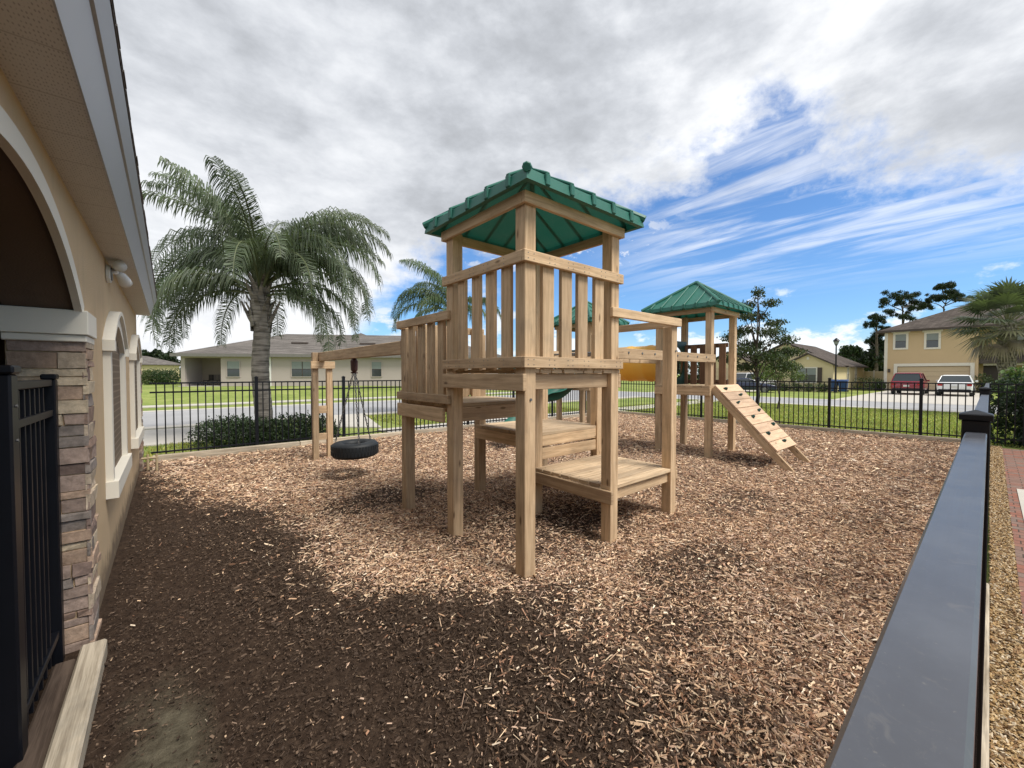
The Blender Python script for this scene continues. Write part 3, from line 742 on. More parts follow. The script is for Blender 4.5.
one(pnl, 'slide_panel', 'green_dark', t3, bevel=.006)
# yellow tube tunnel between them
tt = thing('tube_tunnel', 'yellow plastic crawl tube with green end collar, joining the right and rear towers', 'crawl tube', ((X0+X1)/2, Y1, 1.84))
cxm = (X0+X1)/2
def tubef(b):
    n = 24; prof = [(.39, Y1+h+.03), (.40, Y1+.45), (.415, Y1+.47), (.415, Y1+.53), (.40, Y1+.55), (.40, Y1+.97), (.415, Y1+.99), (.415, Y1+1.05), (.40, Y1+1.07), (.40, B0-h-.045)]
    vs = [(cxm+r*math.cos(2*math.pi*k/n), yy, 1.84+r*math.sin(2*math.pi*k/n)) for r, yy in prof for k in range(n)]
    b.mesh(vs, [(i*n+k, i*n+(k+1) % n, (i+1)*n+(k+1) % n, (i+1)*n+k) for i in range(len(prof)-1) for k in range(n)])
one(tubef, 'tube', 'yellow', tt, smooth=True)
for yy in (Y1+h+.045, B0-h-.05):
    def fl(b):
        n = 24; vs = [(cxm+r*math.cos(2*math.pi*k/n), y_, 1.84+r*math.sin(2*math.pi*k/n)) for r, y_ in ((.385, yy-.02), (.47, yy-.02), (.47, yy+.02), (.385, yy+.02)) for k in range(n)]
        b.mesh(vs, [(i*n+k, i*n+(k+1) % n, ((i+1) % 4)*n+(k+1) % n, ((i+1) % 4)*n+k) for i in range(4) for k in range(n)])
    one(fl, 'collar', 'green_dark', tt)
# overhead ladder
lad = thing('overhead_ladder', 'wooden monkey bars with bolted side rails bridging the two front towers', 'monkey bars', ((x2+X0)/2, Y0, 1.9))
for yy in (Y0-h-.02, Y1+h-.02): board(lad, 'side_rail', (x2+h+.002, yy-.019, 1.815), (X0+.045, yy+.019, 1.965))
for i in range(9):
    xx = x2+.28+i*.35; one(lambda b: b.tube([(xx, Y0-h-.04, 1.905), (xx, Y1+h, 1.905)], .016, 8), 'rung', 'steel', lad)
bolts(lad, [(x2+.28+i*.35, Y0-h-.039, 1.905) for i in range(9)], .017)
# swing frame + tyre swing
sf = thing('swing_frame', 'wooden swing frame with a long beam reaching out from the left deck', 'swing frame', (2.2, 8.15, 0))
post_r = []
for xx in (2.085, 2.335): one(lambda b: b.box((xx-.05, 8.10, -.1), (xx+.05, 8.20, 1.72 if xx > 2.2 else 2.0)), 'post', 'wood', sf, bevel=.005)
board(sf, 'cross_block', (2.0, 8.055, 1.70), (2.42, 8.098, 1.835)); board(sf, 'cross_block', (2.137, 8.12, .86), (2.283, 8.18, 1.0)); board(sf, 'cross_block', (2.137, 8.12, .36), (2.283, 8.18, .48))
one(lambda b: b.box((2.14, y2+h+.085, 1.84), (2.235, 8.32, 2.0)), 'beam', 'wood', sf, bevel=.006)
one(lambda b: b.box((2.125, y2+h+.040, 1.80), (2.25, y2+h+.082, 2.02)), 'beam_bracket', 'wood_dark', sf, bevel=.004)
swc = Vector((2.19, 6.35, 0)); RT = .36
ts = thing('tire_swing', 'black rubber tyre hanging flat on chains below the wooden swing beam', 'tire swing', (swc.x, swc.y, .47))
def tyre(b):
    prof = []
    for k in range(16):
        a = 2*math.pi*k/16; c_, s_ = math.cos(a), math.sin(a); pw = lambda v, e: math.copysign(abs(v)**e, v)
        prof.append((.245+.1*pw(c_, .55), .112*pw(s_, .6)))
    b.lathe((swc.x, swc.y, .44), prof, 40, closed=True, mat=Matrix.Rotation(R(-1.5), 4, 'Y'))
tyo = one(tyre, 'tyre', 'rubber', ts, smooth=True)
def tread(b):
    for k in range(44):
        a = 2*math.pi*k/44; m = Matrix.Translation((swc.x, swc.y, .44)) @ Matrix.Rotation(a, 4, 'Z')
        b.box((.338, -.016, -.07), (.3475, .012, -.01), m); b.box((.338, -.010, .01), (.3475, .018, .07), m)
one(tread, 'tread', 'rubber', tyo)
def chain(b, a, c, r=.006, L=.05):
    a = Vector(a); c = Vector(c); n = int((c-a).length/(L*.72)); d = (c-a).normalized()
    s1 = d.cross(Vector((1, 0, 0))).normalized(); s2 = d.cross(s1)
    for i in range(n):
        m = a+(c-a)*((i+.5)/n); s_ = s1 if i % 2 else s2
        b.tube([m-d*L/2, m-d*L/4+s_*.010, m+d*L/4+s_*.010, m+d*L/2, m+d*L/4-s_*.010, m-d*L/4-s_*.010, m-d*L/2], r, 4, False)
top = Vector((swc.x, swc.y, 1.60))
for a in (R(20), R(140), R(262)):
    mid = Vector((swc.x+.30*math.cos(a), swc.y+.30*math.sin(a), .56)); one(lambda b: chain(b, top+Vector((math.cos(a)*.02, math.sin(a)*.02, 0)), mid), 'chain', 'steel', ts)
one(lambda b: (b.tube([(swc.x, swc.y, 1.838), (swc.x, swc.y, 1.80), (swc.x, swc.y, 1.66), (swc.x, swc.y, 1.62)], [.03, .055, .05, .02], 10), b.tube([(swc.x-.05, swc.y, 1.62), (swc.x+.05, swc.y, 1.62)], .014, 6)), 'swivel', 'red_rubber', ts)

# ------------------------------------------------------------------ fences
def fence(name, label, a, b, posts, z0=.06, zt=1.36, pick=.118, rails=(1.345, 1.175, .15), cur=True, top_w=.03, ph=1.43, up=0.0, pw=.062, group='black metal picket fences', rail2d=.03, pr=.020):
    rails = tuple(r_+(up if r_ > 1 else 0) for r_ in rails); zt += up; ph += up
    a = Vector(a+(0,)); b = Vector(b+(0,)); d = (b-a); L = d.length; d.normalize(); nrm = Vector((-d.y, d.x, 0))
    f = thing(name, label, 'fence', tuple(a), group)
    def PT(s_, z): return a+d*s_+Vector((0, 0, z))
    for s_ in posts:
        def pf(m):
            m.beam(PT(s_, -.05), PT(s_, ph), pw, pw, upv=tuple(d)); q = PT(s_, ph)
            m.beam(PT(s_, ph), PT(s_, ph+.022), pw*1.16, pw*1.16, upv=tuple(d))
            c = PT(s_, ph+.022); e = pw*.58
            cs = [c+d*i*e+nrm*j*e for i, j in ((-1, -1), (1, -1), (1, 1), (-1, 1))]
            m.mesh([tuple(x) for x in cs]+[tuple(c+Vector((0, 0, .02)))], [(0, 1, 4), (1, 2, 4), (2, 3, 4), (3, 0, 4)])
        one(pf, 'post', 'black', f, bevel=.003)
    edges = sorted(set([0]+list(posts)+[L]))
    for e0, e1 in zip(edges[:-1], edges[1:]):
        if e1-e0 < .15: continue
        def panel_(m):
            for rz in rails: m.beam(PT(e0+.03, rz), PT(e1-.03, rz), .03, rail2d if rz != rails[0] else .028)
            n = max(1, round((e1-e0)/pick))
            for i in range(1, n): s_ = e0+(e1-e0)*i/n; m.beam(PT(s_, z0), PT(s_, zt), pr, pr, upv=tuple(d))
        one(panel_, 'picket_panel', 'black', f)
    return f
fence('picket_fence', 'black picket fence across the left side, in front of the palm and the street', (-.30, 9.95), (14.1, 9.95), [1.70, 3.475, 5.25, 7.03, 8.8, 10.6, 12.4, 14.35], up=.085)
fence('picket_fence', 'black picket fence on the right side, in front of the open lawn', (14.1, -4.2), (14.1, 9.85), [.1, 1.68, 3.46, 5.28, 7.09, 8.90, 10.66, 12.4], up=.03)
struct_t = lambda nm, lb, a, b, z0, z1, m, g=None: tag(one(lambda q: q.box(a+(z0,), b+(z1,)), nm, m, bevel=.008), lb, 'landscape timber', g)
for i in range(6):
    xa = -.25+i*2.44; struct_t('landscape_timber', 'grey timber edging in one row under the left picket fence', (xa+.006, 9.80), (min(xa+2.434, 14.0), 9.90), -.06, .11, 'timber', 'timbers under the left fence')
for i in range(4):
    ya = .1+i*2.44; struct_t('landscape_timber', 'grey timber edging in one row under the right picket fence', (13.93, ya+.006), (14.03, min(ya+2.434, 9.78)), -.06, .10, 'timber', 'timbers under the right fence')
# near rail: big top rail right below the camera
nf = thing('picket_fence', 'nearest black fence, its broad top rail running along the lower right edge', 'fence', (2.12, .0275, 0), 'black metal picket fences')
one(lambda b: b.box((-1.6, .0018, 1.362), (2.107, .0515, 1.4)), 'top_rail', 'rail_top', nf, bevel=.003)
one(lambda b: b.box((2.178, .0018, 1.362), (6.05, .0515, 1.4)), 'top_rail', 'rail_top', nf, bevel=.003)
one(lambda b: b.box((6.12, .0018, 1.362), (13.98, .0515, 1.4)), 'top_rail', 'rail_top', nf, bevel=.003)
for xx in (2.142, 4.05, 6.085, 8.0, 9.95, 11.9):
    if xx in (4.05, 8.0, 9.95, 11.9): zt = 1.345
    else: zt = 1.44
    def pf(b):
        b.box((xx-.033, -.006, -.05), (xx+.033, .061, zt))
        if zt > 1.4:
            b.box((xx-.040, -.013, zt), (xx+.040, .068, zt+.022)); cs = [(xx-.036, -.009), (xx+.036, -.009), (xx+.036, .064), (xx-.036, .064)]
            b.mesh([(p_[0], p_[1], zt+.0225) for p_ in cs]+[(xx, .0275, zt+.036)], [(0, 1, 4), (1, 2, 4), (2, 3, 4), (3, 0, 4)])
    one(pf, 'post', 'black', nf, bevel=.003)
one(lambda b: (b.box((-1.6, .010, 1.16), (13.98, .045, 1.20)), b.box((-1.6, .010, .16), (13.98, .045, .20))), 'lower_rails', 'black', nf, bevel=.003)
def nearpick(b):
    for i in range(132):
        x = -1.5+i*.118; b.box((x-.009, .004, .05), (x+.009, .020, 1.355))
one(nearpick, 'pickets', 'black', nf)
struct_t('landscape_timber', 'weathered timber edging beside the golden gravel strip, below the nearest fence', (-1, -.028), (4.6, .022), -.1, .055, 'timber')
# left gate inside the archway
gt = thing('metal_gate', 'tall black picket gate with a thick post, standing against the stone pier', 'gate', (-.5, 2.6, 0))
one(lambda b: (b.box((-.56, 2.50, -.02), (-.475, 2.60, 1.60)), b.box((-.57, 2.49, 1.60), (-.465, 2.61, 1.635))), 'gate_post', 'black', gt, bevel=.008)
one(lambda b: (b.box((-.525, 3.32, -.02), (-.475, 3.385, 1.57)), b.box((-.53, 3.312, 1.57), (-.47, 3.393, 1.60))), 'gate_post', 'black', gt, bevel=.006)
def gp(b):
    for rz in (1.535, 1.37, .14): b.box((-.515, 2.603, rz), (-.485, 3.318, rz+.035))
    for i in range(6): y = 2.70+i*.09; b.box((-.508, y-.009, .06), (-.492, y+.009, 1.53))
one(gp, 'picket_panel', 'black', gt, bevel=.002)
for zz in (1.47, 1.33): one(lambda b: b.tube([(-.474, 2.55, zz), (-.468, 2.55, zz)], .007, 8), 'screw', 'steel', gt)
tag(one(lambda b: b.beam((-.345, .9, .03), (-.345, 3.26, .035), .105, .10), 'landscape_timber', 'timber', bevel=.01), 'pale cracked weathered timber lying beside the stone pier', 'landscape timber')
tag(one(lambda b: b.beam((-.455, .9, -.01), (-.455, 3.24, -.01), .09, .09), 'landscape_timber', 'timber_brown', bevel=.012), 'dark soil-stained timber between the black gate and the pale timber', 'landscape timber')

# ------------------------------------------------------------------ clubhouse on the left
ch = thing('clubhouse', 'tan stucco clubhouse with arched entry, stone pier and soffit, filling the left edge', 'building', (-.385, 4, 0))
WX = -.385; TH = .285
def arch_wall(b):
    cy, cz, r = 2.2, .31, 2.05; ys = [2.2-1.235+i*(2.47/24) for i in range(25)]
    top = 2.56
    az_ = lambda y: cz+math.sqrt(r*r-(y-cy)**2)
    for xx, rev in ((WX, False), (WX-TH, True)):
        for i in range(24):
            q = [(xx, ys[i], az_(ys[i])), (xx, ys[i+1], az_(ys[i+1])), (xx, ys[i+1], top), (xx, ys[i], top)]
            b.poly(q[::-1] if rev else q, [(p[1], p[2]) for p in q])
        for ya, yb in ((-4, ys[0]), (ys[-1], 8.98)):
            q = [(xx, ya, -.1), (xx, yb, -.1), (xx, yb, top), (xx, ya, top)]; b.poly(q[::-1] if rev else q)
    for i in []: b.poly([(WX, ys[i], az_(ys[i])), (WX-TH, ys[i], az_(ys[i])), (WX-TH, ys[i+1], az_(ys[i+1])), (WX, ys[i+1], az_(ys[i+1]))])
    for y in (ys[0], ys[-1]): b.poly([(WX, y, -.1), (WX-TH, y, -.1), (WX-TH, y, az_(y)), (WX, y, az_(y))])
    b.poly([(WX, 8.98, -.1), (-9, 8.98, -.1), (-9, 8.98, 2.56), (WX, 8.98, 2.56)])
one(arch_wall, 'wall', 'stucco', ch)
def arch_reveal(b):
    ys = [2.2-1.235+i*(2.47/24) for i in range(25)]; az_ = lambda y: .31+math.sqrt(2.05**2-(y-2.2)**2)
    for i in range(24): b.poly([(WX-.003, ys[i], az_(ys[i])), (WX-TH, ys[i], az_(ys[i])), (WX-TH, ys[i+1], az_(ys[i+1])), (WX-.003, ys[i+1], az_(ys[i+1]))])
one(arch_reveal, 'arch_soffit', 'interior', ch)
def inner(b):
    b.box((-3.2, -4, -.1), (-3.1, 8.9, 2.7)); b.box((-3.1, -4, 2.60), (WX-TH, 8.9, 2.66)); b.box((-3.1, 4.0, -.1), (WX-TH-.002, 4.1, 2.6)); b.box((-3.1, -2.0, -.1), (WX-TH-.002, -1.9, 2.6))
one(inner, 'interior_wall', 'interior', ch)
struct(one(lambda b: b.box((-3.1, -4, -.08), (-.52, 8.9, -.02)), 'floor', material('porch_floor', noisy((.12, .09, .07), .2, 5), .9)))
def arch_trim(b):
    cy, cz = 2.2, .31; n = 28; a0 = math.asin(1.235/2.05)
    for i in range(n):
        A_, B_ = -a0+2*a0*i/n, -a0+2*a0*(i+1)/n
        P = lambda a, r, x: (x, cy+r*math.sin(a), cz+r*math.cos(a))
        for (r0, r1, xa) in ((2.030, 2.115, WX+.012),):
            b.poly([P(A_, r0, xa), P(B_, r0, xa), P(B_, r1, xa), P(A_, r1, xa)]); b.poly([P(A_, r0, xa), P(A_, r0, WX-.02), P(B_, r0, WX-.02), P(B_, r0, xa)]); b.poly([P(A_, r1, xa), P(B_, r1, xa), P(B_, r1, WX), P(A_, r1, WX)])
one(arch_trim, 'arch_trim', 'trim', ch)
def stone(c, v=.25):
    return None
M['stone'] = material('ledge_stone', lambda t, b: (t.mix(1, attr(t, 'tint').outputs['Color'], t.ramp(t.noise(geo(t), 26, 6, .7), [(.25, .5), (.75, 1.35)]), 'MULTIPLY'), (t.noise(geo(t), 90, 6, .75), .8, .005)), .9, spec=.2)
def stone_pier(parent, x0_, x1_, y0_, y1_, z1_, seed):
    rs = random.Random(seed); V_ = []; C_ = []; UV = []
    pal = [(.20, .135, .12), (.26, .18, .15), (.15, .105, .10), (.30, .235, .20), (.22, .16, .15), (.17, .14, .14), (.34, .27, .22)]
    def st(face, u0, u1, z0, z1):
        c = rs.choice(pal); k = 1.35+.6*rs.random(); c = (c[0]*k*1.02, c[1]*k*1.05, c[2]*k*.93); dp = rs.uniform(.010, .026); g = .0012
        j = lambda s_=.006: rs.uniform(-s_, s_)
        q = [(u0+g, z0+g), (u1-g, z0+g), (u1-g, z1-g), (u0+g, z1-g)]
        back = [(u, z, 0) for u, z in q]; e = .003
        front = [(q[0][0]+e+j(), q[0][1]+e+j(.003), dp+j()), (q[1][0]-e+j(), q[1][1]+e+j(.003), dp+j()), (q[2][0]-e+j(), q[2][1]-e+j(.003), dp+j()), (q[3][0]+e+j(), q[3][1]-e+j(.003), dp+j())]
        pts = back+front
        if face == 'S': pts = [(u, y0_-d_, z) for u, z, d_ in pts]
        elif face == 'E': pts = [(x1_+d_, u, z) for u, z, d_ in pts]
        elif face == 'N': pts = [(x0_+x1_-u, y1_+d_, z) for u, z, d_ in pts]
        V_.append(pts); C_.append(c)
    for face, L0, L1 in (('S', x0_, x1_+.02), ('E', y0_-.02, y1_), ('N', x0_, x1_)):
        z = -.08
        while z < z1_-.02:
            hh = min(rs.choice([.045, .055, .065, .08, .095]), z1_-z); u = L0
            if z1_-(z+hh) < .03: hh = z1_-z
            while u < L1-.02:
                w_ = rs.uniform(.13, .42)
                if L1-(u+w_) < .07: w_ = L1-u
                st(face, u, u+w_, z, z+hh); u += w_
            z += hh
    one(lambda b: b.box((x0_+.002, y0_+.001, -.1), (x1_-.001, y1_-.001, z1_-.001)), 'pier_core', material('mortar', noisy((.035, .028, .025), .2, 30), .95), parent)
    return fast_mesh('stone_pier', np.array(V_), [(4, 5, 6, 7), (0, 1, 5, 4), (1, 2, 6, 5), (2, 3, 7, 6), (3, 0, 4, 7)], np.array(C_), 'stone', parent)
stone_pier(ch, -.665, -.382, 3.44, 3.71, 1.80, 3)
def caps(b):
    b.box((-.690, 3.385, 1.825), (-.350, 3.75, 1.965)); b.box((-.678, 3.40, 1.785), (-.360, 3.735, 1.824))
one(caps, 'pier_cap', 'trim', ch, bevel=.004)
def window_(cy, hw):
    w = one(lambda b: None, 'window', 'house_trim', ch) if False else None
    z0_, sh, pk = .75, 1.83, 2.13; n = 14
    def outline(g):
        o = [(cy-hw+g, z0_), (cy+hw-g, z0_), (cy+hw-g, sh-g*.2)]
        for i in range(1, n): a = i/n; y = cy+(hw-g)*(1-2*a); o.append((y, sh-g*.2+(pk-g-sh+g*.2)*(1-abs(1-2*a)**1.7)))
        o.append((cy-hw+g, sh-g*.2)); return o
    A_, B_ = outline(0), outline(.10); m = len(A_)
    def tr(b):
        vs = [(WX+.045, *p) for p in A_]+[(WX+.045, *p) for p in B_]+[(WX, *p) for p in A_]+[(WX+.004, *p) for p in B_]
        fs = []
        for i in range(1, m):
            k2 = (i+1) % m; fs += [(i, k2, m+k2, m+i), (i, 2*m+i, 2*m+k2, k2), (m+i, m+k2, 3*m+k2, 3*m+i)]
        b.mesh(vs, fs)
        b.box((WX+.001, cy-hw-.03, .63), (WX+.075, cy+hw+.03, .76))
        for sg in (-1, 1): b.box((WX+.001, cy+sg*(hw-.10), 1.78), (WX+.085, cy+sg*(hw+.05), 1.88)) if False else None
        for i in range(2, m-1):
            p, q = A_[i], A_[i+1] if i+1 < m else A_[0]
            b.beam((WX+.035, p[0], p[1]+.02), (WX+.035, q[0], q[1]+.02), .07, .035, upv=(0, 0, 1)) if abs(p[0]-q[0]) > .01 else None
        for sg in (-1, 1): b.box((WX+.001, cy+sg*(hw-.07), sh-.05), (WX+.072, cy+sg*(hw+.03), sh+.03))
    wn = one(tr, 'window_trim', 'trim', ch)
    def scr(t, b_):
        p = geo(t); sx_ = t.node('ShaderNodeSeparateXYZ'); t.link(p, sx_.inputs[0])
        a = t.m('PINGPONG', sx_.outputs[1], .045); c = t.m('PINGPONG', sx_.outputs[2], .03)
        f = t.m('MULTIPLY', t.ss(a, .006, .014), t.ss(c, .004, .010))
        return t.mix(f, (.27, .215, .165), (.17, .135, .10))
    if 'screen' not in M: M['screen'] = material('brown_window_screen', scr, .9, spec=.05)
    one(lambda b: b.poly([(WX+.006, *p) for p in B_]), 'pane', 'screen', wn)
window_(5.15, .72); window_(7.98, .78)
# roof edge
def soffit(t, b):
    p = geo(t); sx_ = t.node('ShaderNodeSeparateXYZ'); t.link(p, sx_.inputs[0])
    v = t.node('ShaderNodeTexVoronoi'); v.inputs['Scale'].default_value = 1; v.inputs['Randomness'].default_value = .25
    t.link(t.comb(t.m('MULTIPLY', sx_.outputs[0], 110), t.m('MULTIPLY', sx_.outputs[1], 42)), v.inputs['Vector'])
    d = t.ss(v.outputs['Distance'], .30, .16); ln = t.ss(t.m('PINGPONG', sx_.outputs[1], .15), .0, .006)
    c = t.mix(t.m('MULTIPLY', d, .55), (.60, .575, .54), (.18, .165, .15))
    return t.mix(ln, (.40, .37, .34), c)
M['soffit'] = material('perforated_soffit', soffit, .7)
YE = 8.96
one(lambda b: b.poly([(WX, -4, 2.558), (-.212, -4, 2.558), (-.212, YE, 2.558), (WX, YE, 2.558)]), 'soffit', 'soffit', ch)
def fas(b):
    prof = [(-.212, 2.556), (-.207, 2.556), (-.166, 2.735), (-.171, 2.737)]
    b.prism(prof, -4, YE, 'y'); b.prism([(-.172, 2.742), (-.156, 2.745), (-.128, 2.832), (-.20, 2.835)], -4, YE+.01, 'y')
one(fas, 'fascia', 'fascia', ch)
def gab(b): b.prism([(WX-.2, 2.559), (-.213, 2.559), (-.172, 2.74), (-.20, 2.83), (-4.5, 2.83)], YE-.03, YE, 'y')
one(gab, 'eave_end', 'stucco', ch)
def rf(b):
    b.prism([(-.124, 2.838), (-.124, 2.850), (-5, 4.55), (-9.5, 2.9), (-9.5, 2.838)], -4, YE+.04, 'y')
    for i in range(90):
        y = -4+i*.144; b.box((-.135, y+.004, 2.8505), (-.119+random.uniform(-.003, .003), y+.14, 2.858))
one(rf, 'roof', 'shingle_grey', ch)
# security light
def seclight():
    L_ = thing('security_light', 'white twin-headed security light fixed under the clubhouse eave', 'security light', (-.33, 5.0, 2.5))
    one(lambda b: b.tube([(WX+.002, 4.80, 2.44), (WX+.03, 4.80, 2.44)], .075, 20), 'base', 'white_metal', L_, bevel=.004)
    one(lambda b: b.tube([(WX+.03, 4.80, 2.44), (WX+.038, 4.80, 2.44)], .055, 20), 'sensor', 'steel', L_)
    for dy, dz, q in ((.20, .02, 1), (-.02, .05, 0)):
        one(lambda b: b.tube([(WX+.03, 4.82, 2.46), (WX+.06, 4.84+dy*.3, 2.475)], .016, 8), 'arm', 'white_metal', L_)
    one(lambda b: b.tube([(WX+.06, 4.90, 2.475), (WX+.085, 4.945, 2.46), (WX+.10, 5.01, 2.43), (WX+.106, 5.04, 2.415)], [.022, .034, .045, .047], 14), 'lamp_head', 'white_metal', L_, smooth=True)
    one(lambda b: b.tube([(WX+.055, 4.84, 2.50), (WX+.075, 4.78, 2.51), (WX+.09, 4.72, 2.50)], [.02, .036, .046], 14), 'lamp_head', 'white_metal', L_, smooth=True)
seclight()
p2 = thing('stone_pier', 'small stone pier with cream cap at the far end of the clubhouse wall', 'pier', (-.42, 9.4, 0))
stone_pier(p2, -.62, -.37, 9.05, 9.45, 1.88, 9)
one(lambda b: b.box((-.65, 9.02, 1.88), (-.345, 9.49, 2.02)), 'cap', 'trim', p2, bevel=.004)
pp = thing('water_pipes', 'tan plastic pipes standing at the base of the far stone pier', 'pipe', (-.2, 8.9, 0))
for dx in (0, .11): one(lambda b: b.tube([(-.28+dx, 8.9, -.05), (-.28+dx, 8.9, .28)], .018, 8), 'riser', 'pvc', pp)
one(lambda b: b.tube([(-.36, 8.9, .22), (-.15, 8.9, .22)], .02, 8), 'cross_pipe', 'pvc', pp)

# ------------------------------------------------------------------ plants
def leaf_verts(C, size, asp=.5):
    N = len(C); s = size*(.6+.8*RNG.random(N)); Rm = rotmats(RNG.random(N)*6.283, RNG.normal(0, .9, N), RNG.normal(0, .9, N))
    base = np.array([(-.5, 0, 0), (0, -asp/2, .05), (.5, 0, 0), (0, asp/2, .05)])
    loc = base[None]*s[:, None, None]
    return np.einsum('nij,nkj->nki', Rm, loc)+C[:, None, :]
def blob_points(blobs, n, shell=.5):
    vol = np.array([b[3]*b[4]*b[5] for b in blobs])**.67; k = RNG.choice(len(blobs), n, p=vol/vol.sum()); B = np.array(blobs)[k]
    d = RNG.normal(size=(n, 3)); d /= np.linalg.norm(d, axis=1)[:, None]; r = (shell+(1-shell)*RNG.random(n)**.6)[:, None]
    r *= (1+.22*np.sin(d[:, :1]*9+B[:, :1]*5)*np.cos(d[:, 1:2]*8))
    return B[:, :3]+d*B[:, 3:6]*r, k
def foliage(name, blobs, n, size, col, parent=None, var=.45, shell=.45, asp=.5, minz=None, clump=.25):
    C, k = blob_points(blobs, n, shell)
    if minz is not None: C = C[C[:, 2] > minz]
    v = leaf_verts(C, size, asp); N = len(C)
    nn = vnoise(C[:, 0]*1.0+C[:, 2], C[:, 1]+C[:, 2]*.7, 1.3, 5)[:, None]
    c = np.array([col])*(1-var/2+var*RNG.random((N, 1)))*(1-clump+2*clump*nn)
    c[:, 0] *= .85+.3*RNG.random(N)
    return fast_mesh(name, v, [(0, 1, 2, 3)], c, 'leaf', parent)
def limb(b, a, c, r0, r1, bend=.1, n=5):
    a = Vector(a); c = Vector(c); off = Vector((random.uniform(-1, 1), random.uniform(-1, 1), random.uniform(0, 1)))*bend*(c-a).length
    pts = [a.lerp(c, i/n)+off*math.sin(math.pi*i/n) for i in range(n+1)]
    b.tube(pts, [r0+(r1-r0)*i/n for i in range(n+1)], 7); return pts

def frond(rb, LV, TV, base, az_, el0, length, droop, nl, ll, col, twist=0, hang=.8, lw=.022, up_lean=0):
    """pinnate frond: rachis tube into rb, leaflets appended to LV (list of 6-vert strips)"""
    base = Vector(base); pts = []; p = base.copy(); seg = 16; el_ = el0
    for i in range(seg+1):
        pts.append(p.copy()); d = Vector((math.sin(az_)*math.cos(el_), math.cos(az_)*math.cos(el_), math.sin(el_)))
        p = p+d*(length/seg); el_ -= droop/seg*(1+.8*i/seg)
    rb.tube(pts, [.028*(1-i/seg)+.005 for i in range(seg+1)], 5)
    for i in range(nl):
        s = .16+.84*i/nl; f = s*seg; k = min(int(f), seg-1); q = pts[k].lerp(pts[k+1], f-k); d = (pts[k+1]-pts[k]).normalized()
        side = d.cross(Vector((0, 0, 1)))
        if side.length < .1: side = Vector((1, 0, 0))
        side.normalize(); upd = side.cross(d)
        L = ll*(math.sin(math.pi*min(1, s*.78+.16))**.7)*random.uniform(.8, 1.15)
        for sg in (-1, 1):
            a = (side*sg*random.uniform(.7, 1.1)+upd*random.uniform(-.15, .55)+d*random.uniform(.35, .75)).normalized()
            m1 = q+a*L*.38; b2 = (a*(1-hang*.75)+Vector((0, 0, -1))*hang*random.uniform(.75, 1.2)+d*.15).normalized(); m2 = m1+b2*L*.35
            b3 = (b2+Vector((0, 0, -1))*hang).normalized(); m3 = m2+b3*L*.33
            wv = d*lw*.5
            LV.append([q-wv*.5, q+wv*.5, m1+wv, m1-wv, m2+wv*.8, m2-wv*.8, m3, m3])
            kk = random.uniform(.6, 1.35); TV.append([c*kk*random.uniform(.95, 1.05) for c in col])
def queen_palm(name, label, loc, trunk_h, spec, trunk_r=.20, group=None, col=(.098, .125, .078)):
    P = thing(name, label, 'palm tree', loc, group); x, y, z = loc
    def tr(b):
        n = 26; pts = [(x+.03*math.sin(i*.3), y, z-.1+(trunk_h+.1)*i/n) for i in range(n+1)]
        b.tube(pts, [trunk_r*(1.06 if i == 0 else (1.0+.05*(i % 2)-.10*i/n)) for i in range(n+1)], 14)
    one(tr, 'trunk', 'palm_bark', P, smooth=True)
    top = z+trunk_h
    def boots(b):
        for i in range(26):
            a = i*2.399; hh = -.15+.95*i/26; rr = trunk_r*(1.30-.35*i/26); el_ = R(62)
            c = Vector((x+math.cos(a)*rr*.8, y+math.sin(a)*rr*.8, top+hh)); o_ = Vector((math.cos(a), math.sin(a), 0)); L = random.uniform(.3, .55)
            e = c+o_*L*.34+Vector((0, 0, L)); sd_ = Vector((-math.sin(a), math.cos(a), 0))
            b.mesh([tuple(c-sd_*.10-Vector((0, 0, .15))), tuple(c+sd_*.10-Vector((0, 0, .15))), tuple(c+sd_*.06+o_*.04+Vector((0, 0, L*.5))), tuple(c-sd_*.06+o_*.04+Vector((0, 0, L*.5))), tuple(e+sd_*.02), tuple(e-sd_*.02)], [(0, 1, 2, 3), (3, 2, 4, 5)])
        b.tube([(x, y, top-.1), (x, y, top+.35), (x, y, top+1.0)], [trunk_r*.95, trunk_r*1.15, .09], 12)
        for s_ in (-1, 1):   # two cut stubs
            v = Vector((math.cos(YAW)*s_, -math.sin(YAW)*s_, 0)); a0_ = Vector((x, y, top-.15))+v*trunk_r*.7
            b.tube([a0_, a0_+v*.14+Vector((0, 0, .22)), a0_+v*.34+Vector((0, 0, .62))], [.06, .045, .02], 6)
    bo = one(boots, 'leaf_bases', 'palm_bark', P)
    so_ = bo.modifiers.new('s', 'SOLIDIFY'); so_.thickness = .02
    rb = MB(); LV = []; TV = []
    for (a, e, L, dr, ll) in spec:
        # a: angle seen from the camera (0 = straight to the right, 90 = away), degrees
        aw = YAW+R(90)-R(a); kf = random.uniform(.8, 1.25)
        frond(rb, LV, TV, (x+.05*math.sin(aw), y+.05*math.cos(aw), top+.55+.25*random.random()), aw, R(e), L*.90, R(dr), 100, ll*random.uniform(.85, 1.15), tuple(q*kf for q in col), lw=.024, hang=random.uniform(.7, 1.0))
    cr = rb.build('crown', material('palm_rachis', noisy((.10, .12, .05), .2), .6), P)
    lv = np.array([[tuple(q) for q in s] for s in LV]); fast_mesh('leaflets', lv, [(0, 1, 2, 3), (3, 2, 4, 5), (5, 4, 6)], np.array(TV), 'leaf', cr)
    return P
